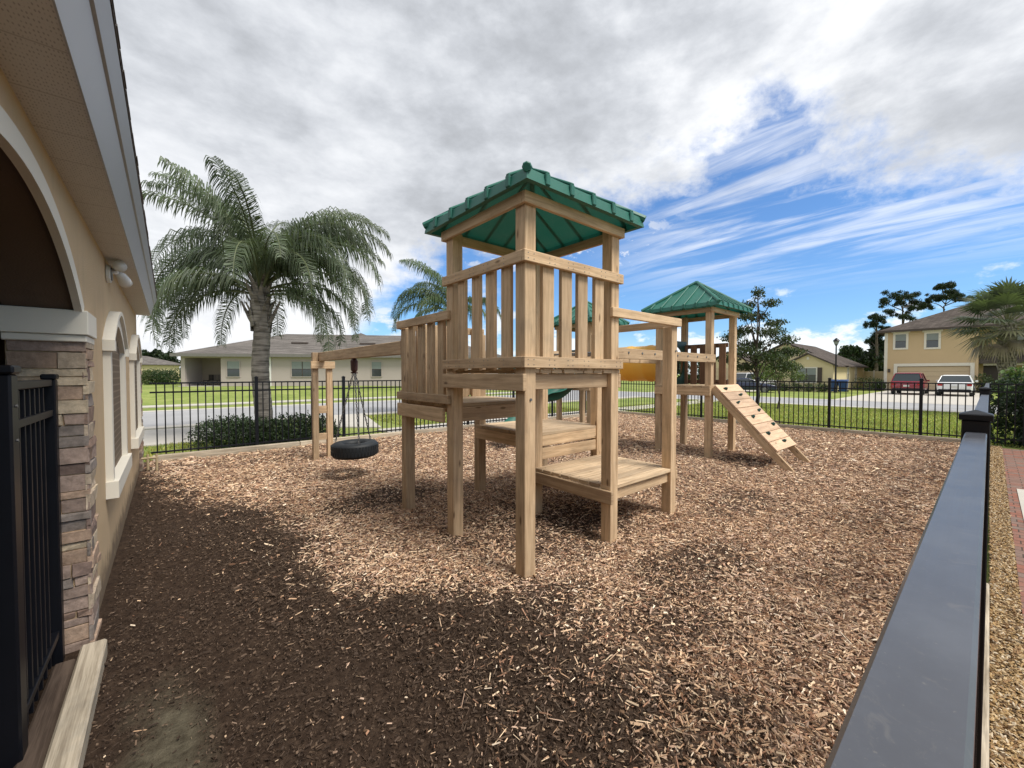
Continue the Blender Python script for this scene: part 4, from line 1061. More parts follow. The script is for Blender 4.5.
spec = [(150, 86, 4.4, 62, .74), (165, 80, 4.1, 95, .74), (40, 84, 4.4, 75, .74), (20, 80, 4.5, 88, .75), (8, 76, 4.5, 98, .75), (-10, 74, 4.4, 108, .75), (-25, 70, 4.3, 115, .72), (100, 86, 4.2, 70, .72), (-6, 52, 4.3, 118, .72), (185, 84, 4.3, 60, .66), (290, 84, 4.0, 80, .7), (175, 74, 4.2, 105, .74), (190, 86, 4.2, 70, .7), (178, 66, 4.1, 135, .75), (170, 58, 4.1, 128, .75), (188, 60, 4.0, 135, .72), (182, 48, 4.0, 120, .7), (165, 40, 3.9, 110, .7), (195, 34, 3.7, 115, .68), (160, 72, 3.8, 100, .72), (175, 30, 3.7, 105, .68), (185, 18, 3.3, 90, .62),
        (120, 80, 3.7, 80, .7), (230, 84, 3.6, 50, .72), (150, 86, 3.9, 55, .72), (200, 80, 3.9, 70, .72), (90, 78, 3.6, 95, .7), (60, 74, 3.6, 110, .7), (280, 82, 3.6, 60, .7), (310, 72, 3.6, 110, .72),
        (20, 74, 4.1, 95, .75), (0, 66, 4.3, 112, .75), (-15, 60, 3.9, 120, .72), (10, 52, 3.8, 115, .72), (-5, 40, 3.7, 110, .7), (35, 80, 3.8, 90, .72), (-35, 62, 3.6, 120, .7), (5, 26, 3.4, 95, .65), (-12, 12, 3.1, 90, .6), (15, 82, 3.7, 85, .75),
        (150, 14, 3.0, 85, .6), (220, 40, 3.3, 120, .66), (110, 35, 3.2, 110, .62), (70, 30, 3.1, 110, .62), (-70, 66, 3.4, 120, .7), (40, 20, 3.0, 95, .6)]
queen_palm('palm_tree', 'large feathery palm tree with grey trunk rising behind the left fence', (1.74, 11.5, -.05), 2.95, spec, .195, 'feathery palm trees')
spec2 = [(180, 58, 3.6, 115, .6), (168, 48, 3.5, 100, .55), (184, 40, 3.3, 100, .55), (140, 84, 3.3, 60, .6), (215, 80, 3.3, 70, .6), (190, 65, 2.8, 90, .55), (150, 70, 2.8, 70, .55), (90, 75, 2.6, 60, .5), (30, 60, 2.8, 95, .55), (0, 45, 2.8, 100, .55), (-20, 30, 2.6, 100, .5), (200, 20, 2.6, 100, .5), (240, 50, 2.6, 100, .5), (290, 60, 2.6, 95, .5), (60, 30, 2.6, 95, .5), (120, 30, 2.6, 95, .5), (270, 20, 2.4, 95, .5)]
queen_palm('palm_tree', 'feathery palm tree partly hidden behind the tallest play tower', (8.75, 14.1, -.05), 3.5, spec2, .19, 'feathery palm trees', (.085, .125, .06))

# clipped hedge at the palm's foot
hb = [(.80+i*.33, 11.15-i*.10+random.uniform(-.08, .08), .20, .46, .60, .40+.05*math.sin(i*1.7)) for i in range(7)]
hd = thing('shrub_bed', 'dark green clipped shrubs around the foot of the large palm', 'shrubs', (2.5, 11, 0))
foliage('foliage', hb, 19000, .06, (.045, .070, .033), hd, shell=.7, minz=-.05, var=.9)
one(lambda b: [limb(b, (q[0], q[1], -.05), (q[0]+random.uniform(-.2, .2), q[1]+random.uniform(-.2, .2), .4), .02, .008) for q in hb], 'stems', 'bark', hd)
# tall dark hedge, right
hb = [(14.75+random.uniform(-.1, .1), -.42-i*.42, z_, .42, .42, .42) for i in range(13) for z_ in (.25, .7, 1.12)]
hd = thing('hedge', 'tall dense dark hedge behind the fence at the right edge', 'hedge', (14.8, -2.5, 0))
foliage('foliage', hb, 52000, .075, (.030, .052, .026), hd, shell=.8, minz=-.05, var=.9)
one(lambda b: b.box((14.55, -6.1, -.05), (14.95, -.45, 1.25)), 'branches', material('hedge_inner', noisy((.015, .02, .01), .3), .95), hd)
# grape-like pale shrub tops over the hedge
hb = [(16.6+random.uniform(-.3, .3), -.55-i*.55, 1.25+.25*math.sin(i*2), .5, .45, .55) for i in range(9)]
sh = thing('shrub', 'lighter green leafy shrubs rising behind the dark hedge', 'shrub', (16.6, -1.8, 0))
foliage('foliage', hb, 9000, .11, (.11, .16, .06), sh, shell=.55, asp=.6, var=.8)
one(lambda b: [limb(b, (q[0], q[1], -.05), (q[0], q[1], 1.0), .03, .012) for q in hb], 'stems', 'bark', sh)

# young oak behind the right fence
def small_tree(name, label, loc, H, crown, nleaf, size, col, r=.07, group=None, branches=None, shell=.15, minz=None):
    T_ = thing(name, label, 'tree', loc, group); x, y, z = loc
    def f(b):
        n = 9; tp = [(x+.05*math.sin(i), y+.04*math.cos(i*1.3), z-.1+H*i/n) for i in range(n+1)]
        b.tube(tp, [r*(1-.82*i/n) for i in range(n+1)], 9)
        for q in crown:
            s = random.uniform(.45, .85); base = Vector((x, y, z+min(H*.9, max(H*.22, (q[2]-z)*s))))
            limb(b, base, (q[0], q[1], q[2]), r*.32, r*.08, .12)
            for _ in range(3):
                e = Vector(q[:3])+Vector((random.uniform(-1, 1)*q[3], random.uniform(-1, 1)*q[4], random.uniform(-.6, .8)*q[5]))*.85
                limb(b, base.lerp(Vector(q[:3]), .7), e, r*.12, r*.03, .08, 4)
    one(f, 'trunk', 'bark', T_); foliage('crown', crown, nleaf, size, col, T_, shell=shell, var=.8, minz=minz); return T_
def fan_crown(cx, cy, spec_):
    """spec: (right, away, z, r, rz) in the camera's right/away directions"""
    rx, ry = math.cos(YAW), -math.sin(YAW); ax, ay = math.sin(YAW), math.cos(YAW)
    return [(cx+a*rx+b_*ax, cy+a*ry+b_*ay, c, d, d, e) for a, b_, c, d, e in spec_]
tx, ty = 15.35, 5.15
sp = [(0, 0, 4.35, .22, .25), (-.25, .1, 3.95, .3, .18), (.35, -.1, 4.0, .35, .15), (.1, .2, 3.6, .4, .2), (-.55, -.1, 3.55, .35, .15), (.65, .1, 3.35, .4, .13), (-.35, .3, 3.1, .5, .18), (.3, -.3, 3.0, .5, .2),
      (-.85, .1, 2.85, .4, .16), (.85, -.1, 2.75, .45, .16), (0, .4, 2.6, .6, .22), (-.6, -.3, 2.35, .5, .2), (.75, .2, 2.3, .6, .2), (1.15, 0, 2.35, .45, .16), (.2, -.3, 2.15, .6, .2), (-.9, .2, 2.1, .4, .16), (-.3, .2, 1.85, .5, .16), (.8, -.2, 1.85, .5, .18)]
small_tree('oak_tree', 'young oak tree with sparse open crown beside the climbing ramp', (tx, ty, 0), 4.3, fan_crown(tx, ty, sp), 9000, .085, (.058, .080, .036), .075)
tx, ty = 21.5, 6.3
sp = [(0, 0, 2.35, .5, .3), (-.5, .1, 1.9, .45, .3), (.5, 0, 1.95, .5, .28), (0, .3, 1.55, .6, .3), (-.8, 0, 1.45, .4, .25), (.85, 0, 1.5, .4, .25), (.2, -.2, 2.7, .3, .2)]
small_tree('small_tree', 'small light green tree with airy foliage in front of the cream house', (tx, ty, 0), 2.3, fan_crown(tx, ty, sp), 3400, .09, (.13, .17, .06), .045)
struct(one(lambda b: b.prism([(15.35+.75*math.cos(a*.5236)*random.uniform(.9, 1.1), 5.15+.75*math.sin(a*.5236)) for a in range(12)], Z0-.02, .0, 'z'), 'mulch_ring', material('mulch_ring_soil', noisy((.13, .08, .055), .5, 25, .6, 60, .02), .95)))

# sabal palm, right
def sabal(name, label, loc, trunk_h, R_):
    P = thing(name, label, 'palm tree', loc); x, y, z = loc; top = z+trunk_h
    def tr(b):
        n = 14; b.tube([(x, y, z-.1+(trunk_h+.1)*i/n) for i in range(n+1)], [.17+.02*math.sin(i*2.2)+.05*(i/n) for i in range(n+1)], 12)
        for i in range(110):
            a = i*2.399; zz = top-1.75+1.9*i/110; sd_ = Vector((-math.sin(a), math.cos(a), 0)); o_ = Vector((math.cos(a), math.sin(a), 0)); c = Vector((x, y, zz))+o_*.19
            for s_ in (-1, 1): b.beam(c-sd_*.06*s_, c+sd_*.04*s_+o_*.05+Vector((0, 0, .24)), .045, .03, upv=tuple(o_))
    one(tr, 'trunk', 'palm_bark', P)
    rb = MB(); LV = []; TV = []
    for i in range(52):
        a = i*2.399; f = i/52; el_ = R(80-118*f+random.uniform(-8, 8)); dead = f > .86
        L = R_*(.50+.12*random.random())*(.75 if dead else 1); c0 = Vector((x, y, top+.25-.25*f))
        d = Vector((math.cos(a)*math.cos(el_), math.sin(a)*math.cos(el_), math.sin(el_))); e = c0+d*L
        if dead: e += Vector((0, 0, -.2))
        rb.tube([c0, c0.lerp(e, .5)+Vector((0, 0, .05)), e], [.018, .014, .01], 5)
        side = d.cross(Vector((0, 0, 1))).normalized(); up_ = side.cross(d); fl = R_*.52*(.62 if dead else 1)
        col = (.24, .20, .165) if dead else (.095, .118, .075)
        if f > .68 and not dead: col = (.12, .12, .065)
        for k in range(26):
            th = R(-112+224*k/25); dd = (d*math.cos(th)+side*math.sin(th)).normalized(); ll = fl*(1-.25*abs(th)/2)*random.uniform(.85, 1.1)
            dr = .22 if not dead else .65
            m1 = e+dd*ll*.5+up_*.04; m2 = e+dd*ll-Vector((0, 0, dr*ll*random.uniform(.7, 1.3))); wv = dd.cross(up_).normalized()*(.034)
            LV.append([e, e, m1+wv, m1-wv, m2, m2]); kk = random.uniform(.7, 1.3); TV.append([q*kk for q in col])
    cr = rb.build('crown', material('palm_stalk', noisy((.16, .17, .08), .2), .6), P)
    fast_mesh('fan_leaves', np.array([[tuple(q) for q in s] for s in LV]), [(0, 2, 3), (3, 2, 4)], np.array(TV), 'leaf', cr)
sabal('cabbage_palm', 'shaggy fan palm with dead grey skirt before the yellow house', (25.1, -.42, 0), 3.35, 1.85)

# pines and far trees
def pine(label, loc, H, clumps, group, col=(.028, .045, .022), n=7500, sz=.36):
    T_ = thing('pine_tree', label, 'pine tree', loc, group); x, y, z = loc
    base_n = len(clumps); extra = []
    for q in clumps:
        for _ in range(4):
            k_ = random.uniform(.35, .6); extra.append((q[0]+random.uniform(-1, 1)*q[3]*1.1, q[1]+random.uniform(-1, 1)*q[4]*1.1, q[2]+random.uniform(-1.3, 1.0)*q[5], q[3]*k_, q[4]*k_, q[5]*k_*1.2))
    def f(b):
        b.tube([(x, y, z-.2), (x+.1, y, z+H*.5), (x-.05, y+.1, z+H)], [.24, .17, .07], 8)
        for q in clumps: limb(b, (x, y, max(z+H*.55, q[2]-1.0)), q[:3], .07, .03, .1)
    one(f, 'trunk', 'bark', T_); foliage('crown', [(q[0], q[1], q[2], q[3]*.85, q[4]*.85, q[5]*.9) for q in clumps]+extra, n, sz, col, T_, shell=.05, var=.7, asp=.2)
def pl_(pxx, d): a = (pxx-512)/405.; return (d*math.sin(YAW)+d*a*math.cos(YAW), d*math.cos(YAW)-d*a*math.sin(YAW))
def clump_list(specs, d):
    out = []
    for pxx, pyy, rw, rh in specs:
        x, y = pl_(pxx, d+random.uniform(-2, 2)); out.append((x, y, 1.6+(374-pyy)*d/405., rw*d/405./1.05, rw*d/405./1.05, rh*d/405.*1.1))
    return out
d = 56; g = 'tall pines behind the yellow house'
x, y = pl_(902, d); pine('tall spreading pine nearest the left corner of the yellow roof', (x, y, 0), 11.0, clump_list([(883, 304, 6, 3.5), (893, 298, 7, 4), (904, 296, 8, 4), (914, 301, 7, 4), (920, 308, 6, 3), (888, 311, 6, 3), (904, 318, 7, 3), (898, 305, 5, 3), (910, 309, 5, 3)], d), g)
x, y = pl_(943, d); pine('tall pine with small crown rising above the yellow roof ridge', (x, y, 0), 11.0, clump_list([(932, 297, 5, 3), (940, 290, 7, 3.5), (950, 293, 6, 3.5), (957, 298, 5, 3), (944, 299, 6, 3), (926, 303, 4, 2.5), (968, 299, 5, 2.5)], d), g)
x, y = pl_(876, d); pine('ragged darker pine left of the yellow house roof', (x, y, 0), 9.4, clump_list([(874, 315, 5, 3.5), (871, 325, 5, 4), (880, 320, 5, 4), (877, 333, 7, 4), (885, 329, 5, 3), (870, 340, 6, 4), (880, 342, 7, 4)], d), g)
def broad(label, pxx, d_, specs, col=(.030, .045, .022), n=5000, sz=.45, group=None):
    x, y = pl_(pxx, d_); T_ = thing('tree', label, 'tree', (x, y, 0), group); cl = clump_list(specs, d_)
    def f(b):
        b.tube([(x, y, -.2), (x, y, cl[0][2])], [.25, .1], 7)
        for q in cl: limb(b, (x, y, .8), q[:3], .09, .04)
    one(f, 'trunk', 'bark', T_); foliage('crown', cl, n, sz, col, T_, shell=.35, var=.8)
g = 'dark trees between the two right houses'
broad('dark dense tree immediately left of the yellow house', 874, 58, [(878, 352, 9, 9), (872, 360, 10, 8), (880, 364, 8, 8), (884, 356, 7, 8)], group=g)
broad('green round tree behind the right end of the cream roof', 852, 60, [(850, 351, 9, 4), (844, 354, 6, 4), (856, 358, 10, 8), (862, 365, 9, 7), (846, 362, 8, 6)], (.045, .07, .03), group=g)
g = 'far tree line at left'
for i, (p_, q_, r_) in enumerate(((144, 355, 5), (151, 357, 4), (157, 354, 4.5), (164, 356.5, 4), (171, 356, 4))):
    broad('distant dark tree in the line beyond the small far house', p_, 90, [(p_, q_, r_, 4), (p_+2, q_+4, r_, 5), (p_-2, q_+6, r_, 5)], n=700, sz=.9, group=g)
broad('dark tree showing over the left deck rail', 386, 60, [(380, 352, 8, 5), (390, 350, 8, 5), (384, 358, 10, 7), (394, 358, 8, 6)], n=2500, group=None)
broad('distant dark tree between the oak and the cream house', 742, 75, [(738, 372, 12, 5), (752, 372, 12, 6), (726, 373, 10, 5)], n=2500)
# far wood behind everything
fw = []
for i in range(60):
    p_ = -20+i*19; x, y = pl_(p_, 115); fw.append((x, y, 1.2+random.random()*1.2, 6.5, 6.5, 2.6+random.random()*1.6))
o = foliage('woodland', fw, 15000, 1.5, (.030, .042, .024), None, shell=.6, var=.6); o['kind'] = 'stuff'

# ------------------------------------------------------------------ houses
def hip(b, x0_, x1_, y0_, y1_, z, sl=.42, oh=.45, gx=False):
    x0_ -= oh; x1_ += oh; y0_ -= oh; y1_ += oh; w_ = y1_-y0_; l_ = x1_-x0_
    if l_ >= w_: hh = w_/2*sl; A_ = (x0_+w_/2, (y0_+y1_)/2, z+hh); B_ = (x1_-w_/2, (y0_+y1_)/2, z+hh)
    else: hh = l_/2*sl; A_ = ((x0_+x1_)/2, y0_+l_/2, z+hh); B_ = ((x0_+x1_)/2, y1_-l_/2, z+hh)
    c = [(x0_, y0_, z), (x1_, y0_, z), (x1_, y1_, z), (x0_, y1_, z)]; t_ = .12; cl = [(q[0], q[1], z-t_) for q in c]
    vs = c+[A_, B_]+cl
    fs = [(3, 0, 4), (0, 1, 5, 4), (1, 2, 5), (2, 3, 4, 5)] if l_ >= w_ else [(0, 1, 4), (1, 2, 5, 4), (2, 3, 5), (3, 0, 4, 5)]
    b.mesh(vs, fs+[(6, 7, 1, 0), (7, 8, 2, 1), (8, 9, 3, 2), (9, 6, 0, 3), (9, 8, 7, 6)])
def win(parent, axis, c, a0_, a1_, z0_, z1_, out, mull=0, trim='house_trim', tw_=.1, hung=True, mat='curtain'):
    """window on plane axis=c; a0..a1 along the other axis"""
    def B(b, p, q, zz0, zz1, o0, o1):
        if axis == 'x': b.box((c+out*o0, p, zz0), (c+out*o1, q, zz1))
        else: b.box((p, c+out*o0, zz0), (q, c+out*o1, zz1))
    def f(b):
        B(b, a0_-tw_, a0_, z0_-tw_, z1_+tw_, .002, .06); B(b, a1_, a1_+tw_, z0_-tw_, z1_+tw_, .002, .06)
        B(b, a0_, a1_, z1_, z1_+tw_, .002, .06); B(b, a0_, a1_, z0_-tw_, z0_, .002, .075)
    w_ = one(f, 'window', trim, parent)
    one(lambda b: B(b, a0_, a1_, z0_, (z0_+z1_)/2-.02, .001, .02), 'pane', 'glass', w_); one(lambda b: B(b, a0_, a1_, (z0_+z1_)/2+.02, z1_, .001, .02), 'pane', mat, w_)
    def g(b):
        B(b, a0_, a1_, (z0_+z1_)/2-.02, (z0_+z1_)/2+.02, .003, .04)
        for i in range(mull): m = a0_+(a1_-a0_)*(i+1)/(mull+1); B(b, m-.03, m+.03, z0_, z1_, .005, .042)
    one(g, 'sash', 'brown_trim', w_)
    return w_
# beige house across the side street (local frame: facade along +x at y=0, facing -y)
HB = thing('house', 'long beige single-storey house with grey hipped roof and covered porch, across the street', 'house', (0, 0, 0))
e0 = Vector((.45, 43.75)); e1 = Vector((15.94, 34.4)); ang = math.atan2(e1.y-e0.y, e1.x-e0.x)
def loc_x(pxx):   # local x on the facade for a picture column
    a = YAW+math.atan((pxx-512)/405.); dx, dy = math.sin(a), math.cos(a); ux, uy = math.cos(ang), math.sin(ang)
    det = dx*(-uy)-dy*(-ux); tt_ = (e0.x*(-uy)-e0.y*(-ux))/det; q = (dx*tt_-e0.x)*ux+(dy*tt_-e0.y)*uy; return q
L0 = loc_x(181); LP0 = loc_x(185); LP1 = loc_x(221); zf = .0
def walls(b):
    W = 27; D = 12; H = 2.55
    b.box((L0, 0, -.6), (LP0, .25, H)); b.box((LP1, 0, -.6), (W, .25, H)); b.box((LP0, .0, 2.36), (LP1, .25, H))
    b.box((L0, .25, -.6), (L0+.2, D, H)); b.box((W-.2, .25, -.6), (W, D, H)); b.box((L0+.2, D-.2, -.6), (W-.2, D, H))
    b.box((LP1, .25, -.6), (LP1+.2, 3, H)); 
one(walls, 'wall', 'beige_house', HB)
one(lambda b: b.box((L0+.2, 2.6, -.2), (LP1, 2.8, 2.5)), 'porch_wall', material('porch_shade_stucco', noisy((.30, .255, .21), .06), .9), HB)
one(lambda b: b.box((L0-.1, -.25, -.5), (LP1+.1, 2.6, 0)), 'porch_floor', 'concrete', HB)
def rfh(b):
    hip(b, L0, 27, 0, 12, 2.66, .36, .5)
    x_ = loc_x(333); hip(b, x_-5.2, x_+6.5, 3.0, 15.5, 2.9, .42, .3)
rfo = one(rfh, 'roof', 'shingle_grey', HB)
one(lambda b: b.box((L0-.5, -.53, 2.45), (27.5, -.505, 2.70)), 'gutter', material('grey_gutter', noisy((.16, .15, .14), .1), .6), HB)
for q in (289, 362): one(lambda b: b.box((loc_x(q)-.7, 2.6, 3.82), (loc_x(q)+.7, 3.2, 3.95)), 'roof_vent', 'brown_trim', rfo)
for a_, b_, m_ in ((227.5, 240, 0), (292, 313, 1), (372, 381.5, 0)): win(HB, 'y', 0, loc_x(a_), loc_x(b_), .78, 2.08, -1, m_, trim='beige_house', mat='curtain', tw_=.05)
one(lambda b: b.box((loc_x(268.5), -.09, -.1), (loc_x(271.5), -.01, 2.5)), 'downspout', 'white_metal', HB)
HB.location = (e0.x, e0.y, .60); HB.rotation_euler = (0, 0, ang)
# chairs on that porch
for i, (q, gr) in enumerate(((200, 'dark patio chairs on the beige porch'), (207, 'dark patio chairs on the beige porch'), (214, 'dark patio chairs on the beige porch'))):
    lx = loc_x(q); c0 = Vector((e0.x+lx*math.cos(ang)-1.2*math.sin(ang), e0.y+lx*math.sin(ang)+1.2*math.cos(ang), .6))
    K = thing('patio_chair', 'dark metal patio chair on the shaded porch of the beige house', 'chair', tuple(c0), gr); K.rotation_euler = (0, 0, ang+random.uniform(-.5, .5))
    def cf(b):
        x, y, z = c0; b.box((x-.25, y-.25, z+.42), (x+.25, y+.25, z+.46))
        for sx_ in (-.23, .23):
            for sy_ in (-.23, .23): b.box((x+sx_-.015, y+sy_-.015, z), (x+sx_+.015, y+sy_+.015, z+.42))
    one(cf, 'seat', 'black', K)
    one(lambda b: [b.box((c0.x-.25+k*.1, c0.y+.22, c0.z+.46), (c0.x-.21+k*.1, c0.y+.25, c0.z+.95)) for k in range(6)], 'backrest', 'black', K)
# small far house at left
x_, y_ = pl_(143, 60); FH = thing('house', 'small distant pale house with grey roof at the far left', 'house', (x_, y_, 0))
def fh(b): b.box((x_-5, y_, -.3), (x_+4.2, y_+8, 2.6))
one(fh, 'wall', 'cream_house', FH); one(lambda b: hip(b, x_-5, x_+4.4, y_, y_+8, 2.75, .30), 'roof', 'shingle_grey', FH)
FH.location = (x_, y_, .3)
hb = [pl_(150+i*6, 40)+(1.25, 1.1, 1.1, .75+.15*math.sin(i*2)) for i in range(5)]
bs = thing('bush', 'dark rounded bushes left of the beige house porch', 'bush', (hb[0][0], hb[0][1], .5)); foliage('foliage', hb, 7000, .13, (.04, .07, .025), bs, shell=.7)
x_, y_ = pl_(147, 39); bq = thing('bush', 'thin light green shrub beside the far left bushes', 'bush', (x_, y_, .5)); foliage('foliage', [(x_, y_, 1.5, .5, .5, .6), (x_, y_, 1.0, .4, .4, .5)], 900, .13, (.08, .11, .04), bq)

# yellow house
YX = 54.0
def yat(pxx, X_=YX): return X_/math.tan(YAW+math.atan((pxx-512)/405.))
YL = yat(884); YG0, YG1 = yat(897), yat(970); YR = yat(978)
YH = thing('house', 'two-storey yellow stucco house with brown roof and double garage', 'house', (YX, 3, 0))
def yw(b):
    b.box((YX, YG0, -.1), (YX+.2, YL, 5.75)); b.box((YX, YG1, 2.35), (YX+.2, YG0, 5.75)); b.box((YX, YR, -.1), (YX+.2, YG1, 5.75))
    b.box((YX+.2, YL-.2, -.1), (YX+12, YL, 5.75)); b.box((YX+1.6, -12, 2.4), (YX+1.8, YR, 5.75)); b.box((YX+1.6, -12, -.1), (YX+1.8, yat(1007, YX+1.6), 2.4)); b.box((YX+1.6, yat(983, YX+1.6), -.1), (YX+1.8, YR, 2.4)); b.box((YX+.2, YR, -.1), (YX+1.6, YR+.2, 5.75)); b.box((YX+11.8, -12, -.1), (YX+12, YL, 5.75))
one(yw, 'wall', 'yellow_house', YH)
def garage_door(b):
    for i in range(5): b.box((YX+.10, YG1+.02, i*.46+.004), (YX+.13, YG0-.02, (i+1)*.46-.012))
one(garage_door, 'garage_door', 'garage', YH)
one(lambda b: (b.box((YX-.05, YG0, 0), (YX-.001, YG0+.25, 2.6)), b.box((YX-.05, YG1-.25, 0), (YX-.001, YG1, 2.6)), b.box((YX-.05, YG1, 2.33), (YX-.001, YG0, 2.6))), 'garage_trim', 'house_trim', YH)
one(lambda b: (b.box((YX-.03, YL-.22, 0), (YX-.001, YL+.02, 5.6))), 'corner_trim', 'house_trim', YH)
rfo = one(lambda b: hip(b, YX, YX+12, -10, YL, 5.78, .44, .6), 'roof', 'shingle', YH)
one(lambda b: b.box((YX-.64, -10.6, 5.62), (YX-.605, YL+.6, 5.82)), 'fascia', 'brown_trim', YH)
one(lambda b: b.mesh([(YX+.1, -12, 2.75), (YX+.1, YR-.02, 2.75), (YX+1.7, YR-.02, 3.6), (YX+1.7, -12, 3.6), (YX+.1, -12, 2.5), (YX+.1, YR-.02, 2.5)], [(0, 1, 2, 3), (4, 5, 1, 0)]), 'porch_roof', 'shingle', YH)
one(lambda b: (b.box((YX+.5, yat(983, YX+.6), 2.35), (YX+.6, -12, 2.52))), 'porch_beam', 'house_trim', YH)
one(lambda b: b.box((YX+1.62, yat(1007, YX+1.6), 0), (YX+1.66, yat(983, YX+1.6), 2.4)), 'front_door', material('dark_brown_door', noisy((.05, .035, .03), .2), .5), YH)
for a_, b_, zt_, zb_ in ((905.2, 894.5, 333.5, 348), (937.5, 925.5, 332.5, 347.5)):
    y1_, y2_ = yat(a_), yat(b_); dd_ = .6468*YX+.7626*(y1_+y2_)/2
    w_ = win(YH, 'x', YX, min(y1_, y2_), max(y1_, y2_), 1.6+(374-zb_)*dd_/405, 1.6+(374-zt_)*dd_/405-.1, -1, 0, tw_=.16)
    one(lambda b: b.box((YX-.1, min(y1_, y2_)-.28, 1.6+(374-zt_)*dd_/405+.05), (YX-.062, max(y1_, y2_)+.28, 1.6+(374-zt_)*dd_/405+.25)), 'lintel', 'house_trim', w_)
y1_ = yat(978, YX+1.6); win(YH, 'x', YX+1.6, y1_-2.6, y1_-1.3, 3.9, 5.1, -1, 0, tw_=.16)
one(lambda b: b.box((YX-.14, yat(889)-.08, 1.75), (YX-.03, yat(889)+.08, 2.1)), 'wall_lamp', 'brown_trim', YH)
# cream house
CH = thing('house', 'cream single-storey house with brown gabled roof, behind the lamp post', 'house', (46, 11, 0))
def cw(b):
    b.box((46.2, 9.2, -.1), (60, 9.4, 2.45)); b.box((49.0, 13.0, -.1), (49.2, 18.2, 2.45)); b.box((59.8, 9.4, -.1), (60, 24, 2.45)); b.box((46.2, 12.8, -.1), (49, 13.0, 2.45))
    b.prism([(9.2, -.1), (13.0, -.1), (13.0, 2.45), (11.1, 3.45), (9.2, 2.45)], 46.0, 46.2, 'x')
    b.prism([(9.3, 2.45), (18.2, 2.45), (13.75, 4.75)], 49.0, 49.2, 'x')
    b.prism([(15.6, -.1), (21.6, -.1), (21.6, 2.45), (18.6, 3.9), (15.6, 2.45)], 47.0, 47.2, 'x')
    b.box((47.2, 15.6, -.1), (49.0, 15.8, 2.45)); b.box((47.2, 21.4, -.1), (59.8, 21.6, 2.45))
one(cw, 'wall', 'cream_house', CH)
def gable_roof(b, xa, xb, ya, yb, z, yr, zr, oh=.4, th=.14):
    s1 = (zr-z)/(yr-ya); s2 = (zr-z)/(yb-yr); A_ = (ya-oh, z-oh*s1); B_ = (yb+oh, z-oh*s2)
    o_ = [A_, (A_[0], A_[1]+th), (yr, zr+th+.02), (B_[0], B_[1]+th), B_, (yr, zr+.02)]
    b.prism(o_, xa-oh*.8, xb, 'x')
def cr_(b):
    gable_roof(b, 46, 50, 9.2, 13.0, 2.45, 11.1, 3.45); gable_roof(b, 49, 60, 9.2, 18.3, 2.47, 13.75, 4.77); gable_roof(b, 47, 52, 15.6, 21.6, 2.45, 18.6, 3.9)
one(cr_, 'roof', 'shingle', CH)
def yc(pxx, X_=46): return X_/math.tan(YAW+math.atan((pxx-512)/405.))
win(CH, 'x', 46, yc(816), yc(797), .85, 2.15, -1, 1); win(CH, 'y', 9.2, 51.5, 52.1, .9, 2.2, -1, 0); win(CH, 'y', 9.2, 55.2, 55.8, .9, 2.2, -1, 0)
for a_, b_ in ((822, 817.5), (795, 791)): one(lambda b: b.box((45.93, yc(a_), .8), (45.998, yc(b_), 2.2)), 'shutter', 'brown_trim', CH)
one(lambda b: (b.box((45.94, 11.0, 2.95), (45.998, 11.2, 3.2))), 'gable_vent', 'house_trim', CH)
one(lambda b: [b.box((46.90, 16.2, i*.45), (46.97, 21.0, (i+1)*.45-.02)) for i in range(5)], 'garage_door', 'garage', CH)
# white vinyl fence between
vf = thing('vinyl_fence', 'pale solid panel fence between the cream and yellow houses', 'fence', (60, 8, 0))
one(lambda b: [b.box((60, 6.6+i*.9, 0), (60.06, 6.6+i*.9+.78, 1.9)) for i in range(4)], 'panel', 'cream_house', vf); one(lambda b: [b.box((59.95, 6.48+i*.9, 0), (60.1, 6.6+i*.9, 2.0)) for i in range(5)], 'posts', 'house_trim', vf)
# planting by the houses
def bush(label, x, y, r, hgt, col=(.045, .07, .03), n=900, grp=None):
    q = thing('bush', label, 'bush', (x, y, 0), grp); foliage('foliage', [(x, y, hgt*.5, r, r, hgt*.55), (x+r*.4, y-r*.3, hgt*.4, r*.7, r*.7, hgt*.45)], n, .16, col, q, shell=.5)
bush('dark bush in front of the pale panel fence', 52.5, 7.7, 1.3, 1.3)
bush('bush at the right side of the garage by the white car', 52.8, YR-.3, .6, 1.6, (.06, .08, .035))
bush('low bush at the left corner of the yellow house', 52.8, YL+.2, .5, .9)
for i in range(6): bush('low round bush in the row along the cream house wall', 44.8, 9.8+i*1.0, .5, .75, (.06, .085, .035), 350, 'low bushes along the cream house')
# lamp post
lx, ly = pl_(835.6, 35); LPo = thing('street_lamp', 'tall black lamp post with lantern head beside the blue bins', 'street lamp', (lx, ly, 0))
one(lambda b: b.tube([(lx, ly, 0), (lx, ly, .3), (lx, ly, .7), (lx, ly, 4.05)], [.14, .12, .07, .05], 10), 'pole', 'black', LPo)
one(lambda b: b.tube([(lx, ly, 4.05), (lx, ly, 4.12), (lx, ly, 4.42), (lx, ly, 4.45), (lx, ly, 4.62), (lx, ly, 4.72)], [.08, .10, .20, .27, .12, .02], 12), 'lantern', 'black', LPo)
one(lambda b: b.tube([(lx, ly, 4.14), (lx, ly, 4.40)], [.125, .205], 12, False), 'lantern_glass', 'curtain', LPo)
